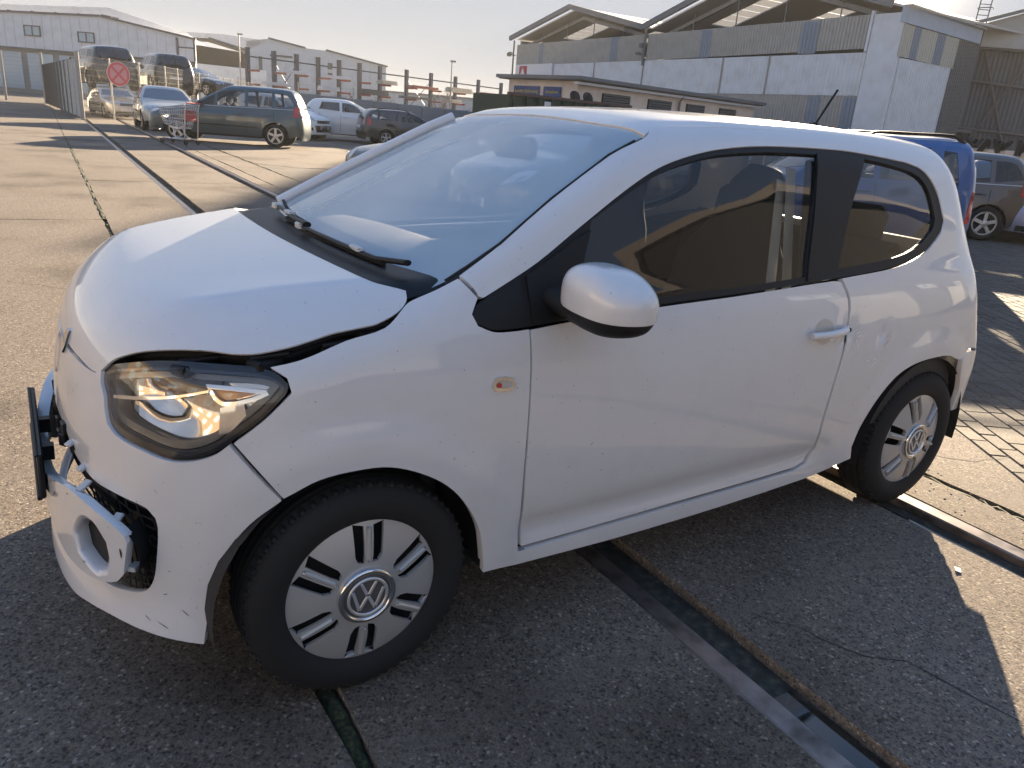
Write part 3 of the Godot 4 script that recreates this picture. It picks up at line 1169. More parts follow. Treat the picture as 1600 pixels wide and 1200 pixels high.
	part("gable_sheet", prism([-0.4, 8.3, 20, 8.3, 20, 12.5, 8.0, 12.2, -0.4, 9.4], 0.12, 0.1), M.sheet_grey, d)
	h = Heap.new()
	h.box(Vector3(3.8, 10.95, 0.3), Vector3(9.0, 0.22, 1.0), Basis(Vector3(0, 0, 1), 0.31))
	part("roof_verge", h, M.fascia, d)
	h = Heap.new()
	h.box(Vector3(10, 8.25, -5.0), Vector3(22, 0.15, 10))
	part("roof_deck", h, M.sheet_dark, d)
	var lad := thing("cat_ladder", "hooped roof ladder standing up from the shed's corner", "ladder", "", Transform3D(g3.basis, g3 * Vector3(-0.4, 9.2, 0.3)))
	for u in [0.0, 0.7]:
		h = Heap.new()
		h.tube([Vector3(u, -6.0, 0), Vector3(u + 0.15, 2.2, 0), Vector3(u + 0.3, 2.7, -0.2), Vector3(u + 0.5, 2.3, -0.5)], 0.04, 0.04, 5)
		part("stile", h, M.fascia, lad)
	h = Heap.new()
	for k in 24:
		h.tube([Vector3(0.15 * (k / 24.0), -5.8 + k * 0.32, 0), Vector3(0.7 + 0.15 * (k / 24.0), -5.8 + k * 0.32, 0)], 0.025, 0.025, 4)
	tag(part("rung", h, M.fascia, lad), "", "", "", "stuff")
	h = Heap.new()
	var hoop := []
	for k in 9:
		var t := PI * k / 8.0
		hoop.append(Vector3(0.5 + cos(t) * 0.45, 1.3, sin(t) * 0.6))
	h.tube(hoop, 0.035, 0.035, 5)
	part("hoop", h, M.fascia, lad)
	# beige yard wall behind the parked cars on the right
	var g4 := wall_frame(Vector2(28.0, -14.6), Vector2(26.3, -4.0))
	var w := thing("yard_wall", "low beige panel wall behind the cars at the right edge", "wall", "", g4)
	for k in 12:
		h = Heap.new()
		h.box(Vector3(0.45 + k * 0.9, 0.85, 0), Vector3(0.86, 1.7, 0.1), Basis.IDENTITY, 0.02)
		part("panel", h, M.plaster, w)
	h = Heap.new()
	var rg := RandomNumberGenerator.new()
	rg.seed = 9
	for k in 60:
		h.box(Vector3(rg.randf() * 10.5, 1.78 + rg.randf() * 0.12, rg.randf() * 0.2), Vector3(0.4, 0.12, 0.12) * rg.randf_range(0.4, 1.4), Basis(Vector3(rg.randf(), rg.randf(), 1).normalized(), rg.randf() * 3))
	tag(part("scrap_heap", h, M.trim, w), "", "", "", "stuff")

func low_building() -> void:
	# corner nearest the camera, then two sides
	var c := Vector2(22.81, -28.78)
	var o := thing("low_workshop", "low cream building with a flat brown roof in front of the ribbed hall", "building", "", wall_frame(c, Vector2(39.0, -31.89)))
	var h := Heap.new()
	h.box(Vector3(8.2, 1.7, -2.4), Vector3(16.5, 3.4, 4.8))
	part("wall", h, M.plaster, o)
	h = Heap.new()
	h.box(Vector3(8.2, 3.42, -2.4), Vector3(17.2, 0.10, 5.7))
	var r := part("roof", h, M.roofing, o)
	h = Heap.new()
	h.box(Vector3(8.2, 3.50, -2.4), Vector3(17.4, 0.16, 5.9))
	part("roof_edge", h, M.fascia, r)
	h = Heap.new()
	h.box(Vector3(8.2, 3.28, 0.16), Vector3(17.1, 0.12, 0.3))
	part("soffit", h, M.board, o)
	for q in [[2.9, 2.2], [6.6, 2.1], [10.0, 1.8], [13.4, 1.8]]:
		h = Heap.new()
		h.box(Vector3(q[0], 2.62, 0.02), Vector3(q[1], 0.72, 0.08))
		var w := part("window", h, M.dark, o)
		for k in 6:
			h = Heap.new()
			h.box(Vector3(q[0], 2.32 + k * 0.12, 0.08), Vector3(q[1] - 0.08, 0.075, 0.05), Basis(Vector3(1, 0, 0), 0.5))
			part("slat", h, M.fascia, w)
	h = Heap.new()
	h.tube([Vector3(8.3, 3.3, 0.3), Vector3(8.3, 3.0, 0.12), Vector3(8.3, 0, 0.12)], 0.06)
	part("downpipe", h, M.roofing, o)
	# signs on the left face
	var g := wall_frame(c + (Vector2(22.0, -33.6) - c).normalized() * 4.8, c)
	for q in [[1.35, 1.9, "Kunden Betreuung"], [3.2, 1.2, "Annahme"]]:
		var s := thing("blue_sign", "dark blue sign board with yellow lettering, %s on the cream building" % ("longer one" if q[1] > 1.5 else "shorter one"), "sign", "blue signs on the workshop", g)
		h = Heap.new()
		h.box(Vector3(q[0], 2.80, 0.14), Vector3(q[1], 0.55, 0.05))
		part("board", h, M.signblue, s)
		var t := TextMesh.new()
		t.text = q[2]
		var font := SystemFont.new()
		font.font_names = ["Droid Sans"]
		t.font = font
		t.font_size = 24
		t.pixel_size = 0.0085
		t.depth = 0.01
		part("lettering", t, M.yellow, s, Transform3D(Basis.IDENTITY, Vector3(q[0], 2.83, 0.175)))
	# green skip
	var k := thing("green_skip", "long dark green steel skip in front of the cream building", "container", "", wall_frame(Vector2(17.6, -26.6), Vector2(25.2, -28.0)))
	var green := mat(lin(0.03, 0.05, 0.032), 0.6, 0.2)
	h = Heap.new()
	for z in [0.0, -2.3]:
		h.box(Vector3(4.0, 1.25, z), Vector3(8.0, 2.3, 0.08))
	for u in [0.0, 8.0]:
		h.box(Vector3(u, 1.25, -1.15), Vector3(0.08, 2.3, 2.38))
	h.box(Vector3(4.0, 0.3, -1.15), Vector3(7.9, 0.3, 2.2))
	part("tub", h, green, k)
	for i in 11:
		h = Heap.new()
		h.box(Vector3(0.2 + i * 0.76, 1.3, 0.09), Vector3(0.12, 2.2, 0.10))
		part("rib", h, green, k)
	h = Heap.new()
	h.box(Vector3(4.0, 2.44, 0.04), Vector3(8.2, 0.12, 0.2))
	part("rim", h, mat(lin(0.12, 0.07, 0.055), 0.8), k)
	h = Heap.new()
	h.box(Vector3(2.3, 2.15, 0.10), Vector3(0.55, 0.22, 0.02))
	part("label_plate", h, M.board, k)
	for u in [4.4, 5.3]:
		h = Heap.new()
		h.turned([Vector2(0.02, 0.1), Vector2(0.14, 0.12), Vector2(0.26, 0.06), Vector2(0.30, -0.04), Vector2(0.24, -0.1), Vector2(0.05, -0.1)], k.transform * Vector3(u, 2.62, -0.3), Basis(Vector3(1, 0.2, 0).normalized(), 1.2), 18)
		tag(part("old_tyre", h, M.rubber), "old black tyre on the rim of the green skip, %s one" % ("left" if u < 5 else "right"), "tyre", "tyres on the skip")

func left_hall() -> void:
	var f := wall_frame(Vector2(-0.1, -106.06), Vector2(18.16, -93.71))
	var o := thing("white_hall", "pale blue-white gabled hall with dark trim at the far left", "hall", "", f)
	part("wall", prism([-30, 4.75, 22.3, 4.65, 22.3, 7.0, 12.0, 8.55, -30, 7.3], 0.3, -0.3), M.sheet_white, o)
	part("upper_wall", prism([-30, 7.0, 22.3, 6.6, 20.2, 7.75, 11.7, 9.75, -30, 8.0], 0.3, -3.0), M.sheet_white, o)
	part("low_wall", prism([-30, 0, 22.2, 0, 22.2, 4.6, -30, 4.7], 0.3, -0.5), mat(lin(0.18, 0.19, 0.20), 0.5), o)
	var h := Heap.new()
	for q in [[-30, 7.35, 12.0, 8.62], [12.0, 8.62, 22.5, 7.03], [-30, 4.74, 22.4, 4.62]]:
		h = Heap.new()
		var a := Vector2(q[0], q[1])
		var b := Vector2(q[2], q[3])
		h.box(Vector3((a.x + b.x) / 2, (a.y + b.y) / 2, 0.05), Vector3((b - a).length(), 0.2, 0.24), Basis(Vector3(0, 0, 1), (b - a).angle()))
		part("trim_strip", h, M.navy, o)
	for u in [20.4, 22.3]:
		h = Heap.new()
		h.box(Vector3(u, 5.9, 0.03), Vector3(0.22, 2.3, 0.16))
		part("trim_post", h, M.navy, o)
	h = Heap.new()
	h.box(Vector3(21.35, 6.1, 0.03), Vector3(1.7, 0.12, 0.1))
	part("trim_strip", h, M.navy, o)
	for q in [[4.35, 6.55], [10.3, 6.32]]:
		window_in(o, Vector3(q[0], q[1], 0.05), 1.85, 1.1, 2, M.navy, M.glass_sky, 0.12)
	for k in 26:
		h = Heap.new()
		var u := -5.0 + k * 1.05
		var top := (8.5 - absf(u - 12.0) * (0.03 if u < 12 else 0.15)) - 0.2
		h.box(Vector3(u, (4.8 + top) / 2, 0.004), Vector3(0.03, top - 4.8, 0.02))
		part("panel_joint", h, M.sheet_grey, o)
	for k in 7:
		h = Heap.new()
		h.box(Vector3(-3.0 + k * 2.6, 8.2 + 0.07 * k, -1.0), Vector3(1.1, 0.25, 1.6), Basis(Vector3(0, 0, 1), -0.12))
		part("roof_panel", h, M.navy, o)
	for k in 6:
		h = Heap.new()
		h.box(Vector3(1.2 + k * 3.6, 2.35, -0.15), Vector3(2.9, 3.8, 0.08))
		part("glazing", h, M.glass_sky, o)

func middle_hall() -> void:
	var f := wall_frame(Vector2(23.69, -121.94), Vector2(51.01, -116.26))
	var o := thing("grey_blue_hall", "pale grey-blue hall with a dark loading bay behind the storage rack", "hall", "", f)
	part("wall", prism([7.3, 0, 27.9, 0, 27.9, 7.6, 18.9, 9.0, 15.5, 9.05, 10.4, 9.8, 7.3, 9.2], 0.4, -0.4), M.sheet_blue, o)
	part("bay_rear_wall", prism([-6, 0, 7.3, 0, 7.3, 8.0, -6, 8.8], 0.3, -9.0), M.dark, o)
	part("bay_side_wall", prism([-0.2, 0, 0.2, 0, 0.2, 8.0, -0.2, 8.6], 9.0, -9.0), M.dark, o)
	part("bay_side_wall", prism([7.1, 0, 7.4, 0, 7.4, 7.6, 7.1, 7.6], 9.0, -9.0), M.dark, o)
	part("bay_roof", prism([-6, 8.7, 2.2, 9.0, 7.3, 7.95, 10.4, 9.5, 4.2, 9.75, -6, 9.3], 9.0, -9.0), M.sheet_white, o)
	part("bay_low_wall", prism([-6, 0, 10.0, 0, 10.0, 5.4, -6, 5.6], 0.3, -0.2), M.sheet_white, o)
	var h := Heap.new()
	for q in [[2.2, 9.05, 7.6, 7.9], [18.7, 9.1, 28.1, 7.65], [10.4, 9.9, 15.7, 9.1]]:
		h = Heap.new()
		var a := Vector2(q[0], q[1])
		var b := Vector2(q[2], q[3])
		h.box(Vector3((a.x + b.x) / 2, (a.y + b.y) / 2, 0.1), Vector3((b - a).length(), 0.22, 0.3), Basis(Vector3(0, 0, 1), (b - a).angle()))
		part("trim_strip", h, M.navy, o)
	for q in [[19.3, 6.9, 0.7, 0.9], [19.3, 5.5, 0.7, 0.9], [12.2, 7.6, 3.2, 0.3], [9.2, 5.6, 0.5, 3.4]]:
		h = Heap.new()
		h.box(Vector3(q[0], q[1], 0.04), Vector3(q[2], q[3], 0.1))
		part("window", h, M.navy, o)
	for k in 9:
		h = Heap.new()
		h.box(Vector3(8.6 + k * 2.1, 6.2, 0.02), Vector3(0.06, 3.6, 0.05))
		part("panel_joint", h, M.sheet_grey, o)
	for q in [[60.0, -140.0, 110.0, -120.0, 4.4, "long low grey shed on the horizon right of the rack"], [44.0, -150.0, 62.0, -146.0, 5.6, "small pale shed on the horizon behind the rack"]]:
		var s := thing("far_shed", q[5], "shed", "", wall_frame(Vector2(q[0], q[1]), Vector2(q[2], q[3])))
		var len := Vector2(q[2] - q[0], q[3] - q[1]).length()
		h = Heap.new()
		h.box(Vector3(len / 2, q[4] / 2, -4), Vector3(len, q[4], 8))
		part("wall", h, M.sheet_blue, s)
		h = Heap.new()
		h.box(Vector3(len / 2, q[4] + 0.15, -4), Vector3(len + 0.5, 0.3, 8.6))
		part("roof", h, M.fascia, s)

# what stands behind the camera: it shows in glass and paint and throws sunlight back
func street_side() -> void:
	var o := thing("office_building", "tan plastered two-storey building with a dark pitched roof facing the car's nose", "building", "", wall_frame(Vector2(-14.5, 15.0), Vector2(-16.5, -12.0)))
	var h := Heap.new()
	h.box(Vector3(13.5, 2.8, -4.5), Vector3(27, 5.6, 9))
	part("wall", h, M.tan, o)
	part("roof", prism([-0.6, 5.6, 27.6, 5.6, 27.6, 5.8, -0.6, 5.8], 9.8, -9.4), M.roofing, o)
	for z in [0.0, 1.0]:
		h = Heap.new()
		h.box(Vector3(13.5, 6.55, -2.1 - z * 4.7), Vector3(28.2, 0.2, 5.3), Basis(Vector3(1, 0, 0), 0.42 if z == 0.0 else -0.42))
		part("roof_slope", h, M.roofing, o)
	for k in 7:
		for y in [1.6, 4.2]:
			window_in(o, Vector3(2.2 + k * 3.7, y, 0.05), 1.5, 1.4, 2, M.board, M.glass_sky, 0.1)
	h = Heap.new()
	h.box(Vector3(13.5, 0.35, 0.06), Vector3(27, 0.7, 0.12))
	part("plinth", h, M.fascia, o)
	var b := thing("brick_store", "tall grey-brown gabled store beside the tan building, facing the car", "building", "", wall_frame(Vector2(28.5, 8.6), Vector2(8.6, 10.2)))
	part("wall", prism([0, 0, 20, 0, 20, 5.6, 13.0, 8.4, 0, 6.6], 12.0, -12.0), M.store, b)
	h = Heap.new()
	h.box(Vector3(16.6, 7.15, -6), Vector3(7.9, 0.25, 12.8), Basis(Vector3(0, 0, 1), -0.38))
	h.box(Vector3(6.4, 7.65, -6), Vector3(13.6, 0.25, 12.8), Basis(Vector3(0, 0, 1), 0.137))
	part("roof", h, M.roofing, b)
	for q in [[4.0, 1.9, 3.6, 3.6], [12.0, 1.9, 3.6, 3.6]]:
		h = Heap.new()
		h.box(Vector3(q[0], q[1], 0.04), Vector3(q[2], q[3], 0.1))
		part("gate", h, M.sheet_dark, b)
	for u in [3.0, 8.0, 14.0]:
		window_in(b, Vector3(u, 4.2, 0.05), 1.8, 0.7, 2, M.fascia, M.glass_sky, 0.1)
# ---------------------------------------------------------------- fences, rack, trolley, lamps, bushes
func mesh_panel(w: float, hgt: float, called: String, parent: Node, xf: Transform3D) -> void:
	var o := Node3D.new()
	o.name = numbered(called, parent)
	o.transform = xf
	parent.add_child(o, true)
	var h := Heap.new()
	for k in int(w / 0.1) + 1:
		h.box(Vector3(k * 0.1, hgt * 0.5 + 0.05, 0), Vector3(0.005, hgt, 0.005))
	for k in int(hgt / 0.25) + 1:
		h.box(Vector3(w * 0.5, 0.05 + k * 0.25, 0.006), Vector3(w, 0.005, 0.005))
	tag(part("wire", h, M.wire, o), "", "", "", "stuff")
	h = Heap.new()
	h.box(Vector3(0, hgt * 0.5 + 0.05, -0.03), Vector3(0.06, hgt + 0.1, 0.06), Basis.IDENTITY, 0.01)
	part("post", h, M.galv, o)

func fence_run(o: Node3D, a: Vector2, b: Vector2, hgt: float, panel := 2.5) -> void:
	var n := maxi(1, int(round((b - a).length() / panel)))
	for k in n:
		var p := a.lerp(b, float(k) / n)
		var q := a.lerp(b, float(k + 1) / n)
		mesh_panel((q - p).length(), hgt, "mesh_panel", o, wall_frame(p, q))

func make_yard() -> void:
	M.galv = mat(lin(0.30, 0.30, 0.295), 0.5, 0.4)
	M.wire = mat(lin(0.05, 0.05, 0.05), 0.7)
	M.cart = mat(lin(0.65, 0.65, 0.66), 0.28, 0.8)
	M.tarp = mat(lin(0.46, 0.45, 0.42), 0.8)
	var f := thing("mesh_fence", "galvanised mesh fence with privacy strips enclosing the wrecks", "fence")
	fence_run(f, Vector2(2.35, -36.37), Vector2(6.6, -41.5), 2.5)
	fence_run(f, Vector2(6.6, -41.5), Vector2(17.4, -66.0), 2.5)
	fence_run(f, Vector2(2.1, -60.4), Vector2(2.35, -36.37), 2.4)
	var h := Heap.new()
	for k in 10:
		h = Heap.new()
		var z0 := -60.0 + k * 2.36
		h.box(Vector3(2.16 + 0.02 * k, 1.25, z0 + 1.18), Vector3(0.03, 2.35, 2.25))
		part("privacy_strip", h, M.tarp, f)
	h = Heap.new()
	h.box(Vector3(2.35, 1.35, -36.3), Vector3(0.16, 2.7, 0.12), Basis.IDENTITY, 0.02)
	part("corner_post", h, M.galv, f)
	var gt := thing("mesh_gate", "mesh gate closing the lane at the far left edge", "gate")
	fence_run(gt, Vector2(-6.0, -65.5), Vector2(-0.1, -63.75), 3.0, 3.0)
	fence_run(gt, Vector2(-0.1, -63.75), Vector2(2.1, -60.4), 3.0, 4.0)
	for p in [Vector2(-0.1, -63.7), Vector2(2.1, -60.35)]:
		h = Heap.new()
		h.box(Vector3(p.x, 1.6, p.y), Vector3(0.16, 3.2, 0.16), Basis.IDENTITY, 0.02)
		part("gate_post", h, M.galv, gt)
	# round sign: red disc with a ring and a cross
	var dir := (Vector2(6.6, -41.5) - Vector2(2.35, -36.37)).normalized()
	var sx := Transform3D(Basis(Vector3(0.93, 0, -0.36).normalized(), Vector3.UP, Vector3(0.36, 0, 0.93).normalized()), Vector3(3.93, 1.96, -36.95))
	var s := thing("round_sign", "round faded red no-stopping sign hung on the mesh fence", "sign", "", sx)
	var faded := mat(lin(0.62, 0.12, 0.13), 0.5)
	var pink := mat(lin(0.62, 0.30, 0.32), 0.5)
	h = Heap.new()
	h.turned([Vector2(0.001, 0.02), Vector2(0.50, 0.02), Vector2(0.50, 0.0), Vector2(0.001, 0.0)], Vector3.ZERO, Basis(Vector3(1, 0, 0), PI / 2), 40)
	part("disc", h, pink, s)
	h = Heap.new()
	h.lathe([Vector2(0.38, 0.021), Vector2(0.38, 0.027), Vector2(0.485, 0.027), Vector2(0.485, 0.021)], Vector3.ZERO, Basis(Vector3(1, 0, 0), PI / 2), 40)
	part("ring", h, faded, s)
	h = Heap.new()
	h.lathe([Vector2(0.486, 0.021), Vector2(0.486, 0.024), Vector2(0.505, 0.024)], Vector3.ZERO, Basis(Vector3(1, 0, 0), PI / 2), 40)
	part("edge", h, M.board, s)
	for a in [0.785, -0.785]:
		h = Heap.new()
		h.box(Vector3(0, 0, 0.026 + 0.001 * a), Vector3(0.80, 0.09, 0.006), Basis(Vector3(0, 0, 1), a))
		part("cross_bar", h, faded, s)
	# concrete wall with fence behind the parked cars
	var w := thing("block_wall", "long grey concrete wall behind the parked white cars", "wall", "", wall_frame(Vector2(13.0, -54.5), Vector2(33.0, -54.2)))
	for k in 10:
		h = Heap.new()
		h.box(Vector3(1.0 + k * 2.0, 1.05 - 0.02 * k, 0), Vector3(1.96, 2.1 - 0.04 * k, 0.4), Basis.IDENTITY, 0.03)
		part("wall_block", h, M.blockwall, w)
	var wf := thing("rear_mesh_fence", "thin mesh fence standing in front of the concrete wall", "fence")
	fence_run(wf, Vector2(13.0, -53.2), Vector2(33.0, -52.9), 2.6, 4.0)
	# storage rack
	var rf := wall_frame(Vector2(18.84, -74.06), Vector2(55.16, -87.88))
	var r := thing("storage_rack", "long open storage rack of navy posts across the middle distance", "rack", "", rf)
	var us := [0.2, 3.1, 5.7, 8.35, 11.05, 13.85, 16.8, 20.9, 24.95, 29.3, 33.7, 38.4]
	for u in us:
		h = Heap.new()
		h.box(Vector3(u, 2.87, 0), Vector3(0.34, 5.74, 0.34))
		var p := part("post", h, M.navy, r)
		for y in [1.2, 2.6, 3.8]:
			h = Heap.new()
			h.box(Vector3(u, y, 0.9), Vector3(0.16, 0.18, 1.6))
			part("arm", h, M.rackred, p)
	for k in us.size() - 1:
		h = Heap.new()
		h.tube([Vector3(us[k], 5.0, 0), Vector3(us[k + 1], 5.0, 0)], 0.07, 0.07, 5)
		part("tie_beam", h, M.navy, r)
		if k in [1, 7]:
			for q in [[1.4, 4.8], [4.8, 1.4]]:
				h = Heap.new()
				h.tube([Vector3(us[k], q[0], 0), Vector3(us[k + 1], q[1], 0)], 0.04, 0.04, 5)
				part("brace", h, M.navy, r)
	var rg := RandomNumberGenerator.new()
	rg.seed = 33
	var tones := [M.sheet_white, M.sheet_grey, M.tarp, M.rackred, M.sheet_white, M.navy]
	var words := ["white", "grey", "buff", "rust red", "pale", "dark"]
	for k in 24:
		var u := 1.0 + 1.55 * k + rg.randf() * 0.6
		var y: float = [1.36, 2.76, 3.96, 0.4][k % 4]
		var c := rg.randi() % 6
		h = Heap.new()
		var n := rg.randi_range(2, 4)
		var len := rg.randf_range(2.0, 4.4)
		for i in n:
			h.box(Vector3(u, y + 0.14 * i, 0.9), Vector3(len, 0.12, 1.1 - 0.1 * i), Basis(Vector3.UP, rg.randf_range(-0.03, 0.03)), 0.01)
		tag(part("beam_bundle", h, tones[c], self, rf), "%s beam bundle %s in bay %s from the rack's left end" % [words[c], ["on the low arms", "on the middle arms", "on the top arms", "on the ground"][k % 4], ["one", "two", "three", "four", "five", "six", "seven", "eight", "nine", "ten", "eleven"][mini(int(u / 3.55), 10)]], "beam bundle", "beam bundles on the rack")
	# lamp posts
	for q in [[27.25, -110.0, 9.2, "slim lamp post before the loading bay at left"], [45.4, -84.0, 7.3, "slim lamp post against the sky right of the rack"]]:
		var l := thing("lamp_post", q[3], "lamp post", "", Transform3D(Basis.IDENTITY, Vector3(q[0], 0, q[1])))
		h = Heap.new()
		h.tube([Vector3(0, 0, 0), Vector3(0, q[2], 0)], 0.11, 0.07, 8)
		part("pole", h, M.galv, l)
		h = Heap.new()
		h.box(Vector3(0.15, q[2] + 0.05, 0), Vector3(0.7, 0.2, 0.3), Basis.IDENTITY, 0.05)
		part("lamp_head", h, M.fascia, l)
	# bare bushes
	var bi := 0
	for q in [[30.5, -80.0, 3.6, "bare brown bush before the grey-blue hall, leftmost of the bushes"], [36.0, -82.5, 3.4, "bare brown bush between two rack posts under the hall's right end"], [52.0, -100.0, 6.0, "bare twiggy tree on the skyline right of the hall"], [62.0, -104.0, 5.2, "bare twiggy tree on the skyline left of the lamp post"], [41.0, -80.0, 2.2, "low bare hedge bush in front of the rack's middle"], [47.0, -82.0, 2.4, "low bare hedge bush in front of the rack's right half"]]:
		bi += 1
		var b := thing("bare_bush", q[3], "bush", "bare bushes by the rack", Transform3D(Basis.IDENTITY, Vector3(q[0], 0, q[1])))
		rg.seed = 40 + bi
		var st := Heap.new()
		var tw := Heap.new()
		for k in 9:
			var a := rg.randf() * TAU
			var top := Vector3(cos(a) * q[2] * 0.28, q[2] * rg.randf_range(0.45, 0.75), sin(a) * q[2] * 0.28)
			st.tube([Vector3(cos(a) * 0.1, 0, sin(a) * 0.1), top * 0.5 + Vector3(0, 0.2, 0), top], 0.06, 0.03, 5)
			for i in 26:
				var s0 := top * rg.randf_range(0.35, 1.0)
				var d: Vector3 = Vector3(rg.randfn(), rg.randf_range(0.1, 1.6), rg.randfn()).normalized() * q[2] * rg.randf_range(0.12, 0.34)
				tw.tube([s0, s0 + d * 0.6, s0 + d + Vector3(rg.randfn(), rg.randfn(), rg.randfn()) * 0.1], 0.02, 0.008, 3)
		part("stem", st, M.twig, b)
		tag(part("twigs", tw, M.twig, b), "", "", "", "stuff")
	trolley()

# a shopping trolley
func trolley() -> void:
	var o := thing("shopping_trolley", "empty shopping trolley with red handle and flap before the petrol blue people carrier", "trolley", "", Transform3D(Basis(Vector3.UP, 2.25).scaled(Vector3.ONE * 1.12), Vector3(3.72, 0, -22.3)))
	var basket := [[-0.22, 0.40, -0.17], [0.36, 0.48, -0.13], [0.36, 0.48, 0.13], [-0.22, 0.40, 0.17]]
	var rim := [[-0.40, 0.98, -0.27], [0.48, 0.86, -0.20], [0.48, 0.86, 0.20], [-0.40, 0.98, 0.27]]
	var h := Heap.new()
	for i in 4:
		var a := Vector3(basket[i][0], basket[i][1], basket[i][2])
		var b := Vector3(basket[(i + 1) % 4][0], basket[(i + 1) % 4][1], basket[(i + 1) % 4][2])
		var c := Vector3(rim[i][0], rim[i][1], rim[i][2])
		var d := Vector3(rim[(i + 1) % 4][0], rim[(i + 1) % 4][1], rim[(i + 1) % 4][2])
		var n := 12 if i % 2 == 0 else 7
		for k in n:
			var t := float(k) / n
			h.tube([a.lerp(b, t), c.lerp(d, t)], 0.0055, 0.0055, 4)
		for k in 6:
			var t := float(k) / 5
			h.tube([a.lerp(c, t), b.lerp(d, t)], 0.007 if k < 5 else 0.014, -1.0, 4)
	tag(part("basket", h, M.cart, o), "", "", "", "stuff")
	for z in [-0.24, 0.24]:
		h = Heap.new()
		h.tube([Vector3(-0.46, 1.02, z), Vector3(-0.40, 0.9, z), Vector3(-0.34, 0.2, z), Vector3(-0.30, 0.14, z), Vector3(0.40, 0.14, z * 0.8), Vector3(0.42, 0.10, z * 0.8)], 0.014, 0.014, 6)
		h.tube([Vector3(-0.05, 0.14, z * 0.9), Vector3(0.10, 0.44, z * 0.65)], 0.012, 0.012, 6)
		part("frame_side", h, M.cart, o)
	h = Heap.new()
	h.tube([Vector3(-0.47, 1.03, -0.27), Vector3(-0.47, 1.03, 0.27)], 0.018, 0.018, 8)
	part("handle", h, M.signred, o)
	h = Heap.new()
	h.box(Vector3(-0.33, 0.72, 0), Vector3(0.012, 0.26, 0.42), Basis(Vector3(0, 0, 1), -0.2))
	part("seat_flap", h, M.signred, o)
	for p in [[-0.34, 0.22], [-0.34, -0.22], [0.42, 0.19], [0.42, -0.19]]:
		h = Heap.new()
		h.turned([Vector2(0.01, -0.014), Vector2(0.058, -0.012), Vector2(0.062, 0.0), Vector2(0.058, 0.012), Vector2(0.01, 0.014)], Vector3(p[0], 0.062, p[1]), Basis(Vector3(1, 0, 0), PI / 2), 16)
		part("castor", h, M.rubber, o)
# ---------------------------------------------------------------- other cars
# q: wb wheelbase, fo / ro overhangs, h height, hw half width, hood height at the nose, cowl height, wx windscreen foot, rf roof front,
# re roof end, tx tail top x, boot (true: a separate boot), wr wheel radius
func car_shell(q: Dictionary) -> Shell:
	var s := Shell.new()
	var hw: float = q.hw
	var fo: float = q.fo
	var end: float = q.wb + q.ro
	var c: float = q.cowl
	s.side = Spl.new([0.1, 0.3, 0.5, 0.7, c - 0.1, c + 0.05], [0.93 * hw, 0.97 * hw, 0.995 * hw, hw, 0.965 * hw, 0.86 * hw])
	s.wx = Spl.new([-fo, -0.3, 0.3, q.wb - 0.3, end], [0.90, 0.965, 1.0, 1.0, 0.93])
	var hh: float = q.hood
	s.nose = Spl.new([0.1, 0.3, 0.5, hh - 0.12, hh, hh + 0.2], [-fo + 0.05, -fo, -fo, -fo + 0.03, -fo + 0.09, -fo + 0.3])
	if q.boot:
		s.hood = Spl.new([-fo, -fo + 0.35, q.wx - 0.1, q.wx + 0.5, q.tx - 0.2, q.tx + 0.25, end], [hh - 0.03, hh + 0.05, c, c + 0.03, c + 0.05, q.boot_h, q.boot_h - 0.04])
	else:
		s.hood = Spl.new([-fo, -fo + 0.35, q.wx - 0.1, q.wx + 0.5, end], [hh - 0.03, hh + 0.05, c, c + 0.03, c + 0.06])
	s.tail = Spl.new([0.1, 0.4, 0.7, c, q.h], [end - 0.08, end, end - 0.01, end - 0.06, end - 0.25])
	s.gside = Spl.new([c - 0.2, c, c + 0.15, q.h - 0.12, q.h + 0.1], [0.97 * hw, 0.925 * hw, 0.87 * hw, 0.74 * hw, 0.66 * hw])
	s.gwx = Spl.new([0.0, q.rf, q.re, end], [0.98, 1.0, 0.98, 0.9])
	s.roof = Spl.new([q.wx, q.rf, (q.rf + q.re) * 0.5, q.re, end], [q.h - 0.2, q.h - 0.035, q.h, q.h - 0.04, q.h - 0.12])
	s.gtail = Spl.new([c - 0.1, c + 0.1, q.h], [q.tx + (0.40 if q.boot else 0.04), q.tx + (0.20 if q.boot else 0.02), q.re + 0.02])
	s.nose_c = Vector2(0.2, 0.2)
	s.ws = Vector4(q.wx, c, (q.h - 0.05 - c) / (q.rf - q.wx + 0.08), 0.2)
	s.belt = c - 0.12
	s.back = -q.wx
	s.arches = [Vector4(0, q.wr, q.wr + 0.16, 0.012), Vector4(q.wb, q.wr, q.wr + 0.16, 0.012)]
	s.k_nose = 0.2
	s.k_hood = 0.12
	s.k_tail = 0.16
	s.k_gt = 0.10
	return s

func car_side_line(s: Shell, q: Dictionary, x0: float, x1: float) -> PackedVector2Array:
	var r := PackedVector2Array()
	var n := 26
	for k in n + 1:
		var x := lerpf(x0, x1, float(k) / n)
		r.append(Vector2(x, s.hit("t", x, 0.0).y * 0.70711 - 0.001))
	var sill := 0.20
	var wz: float = q.hw * 0.95
	var down := func(x: float, y: float) -> Vector2:
		return Vector2(x, (y - s.hit("s", x, y).z) * 0.70711)
	r.append(down.call(x1, 0.75))
	r.append(down.call(x1, 0.3))
	for w in [q.wb, 0.0]:
		for k in 9:
			var t := -0.12 + (PI + 0.24) * k / 8.0
			r.append(down.call(w + cos(t) * (q.wr + 0.055), q.wr + sin(t) * (q.wr + 0.055)) if sin(t) * (q.wr + 0.055) + q.wr > sill else down.call(w + cos(t) * (q.wr + 0.055), sill + 0.02))
	r.append(down.call(x0, 0.3))
	r.append(down.call(x0, 0.75))
	return r

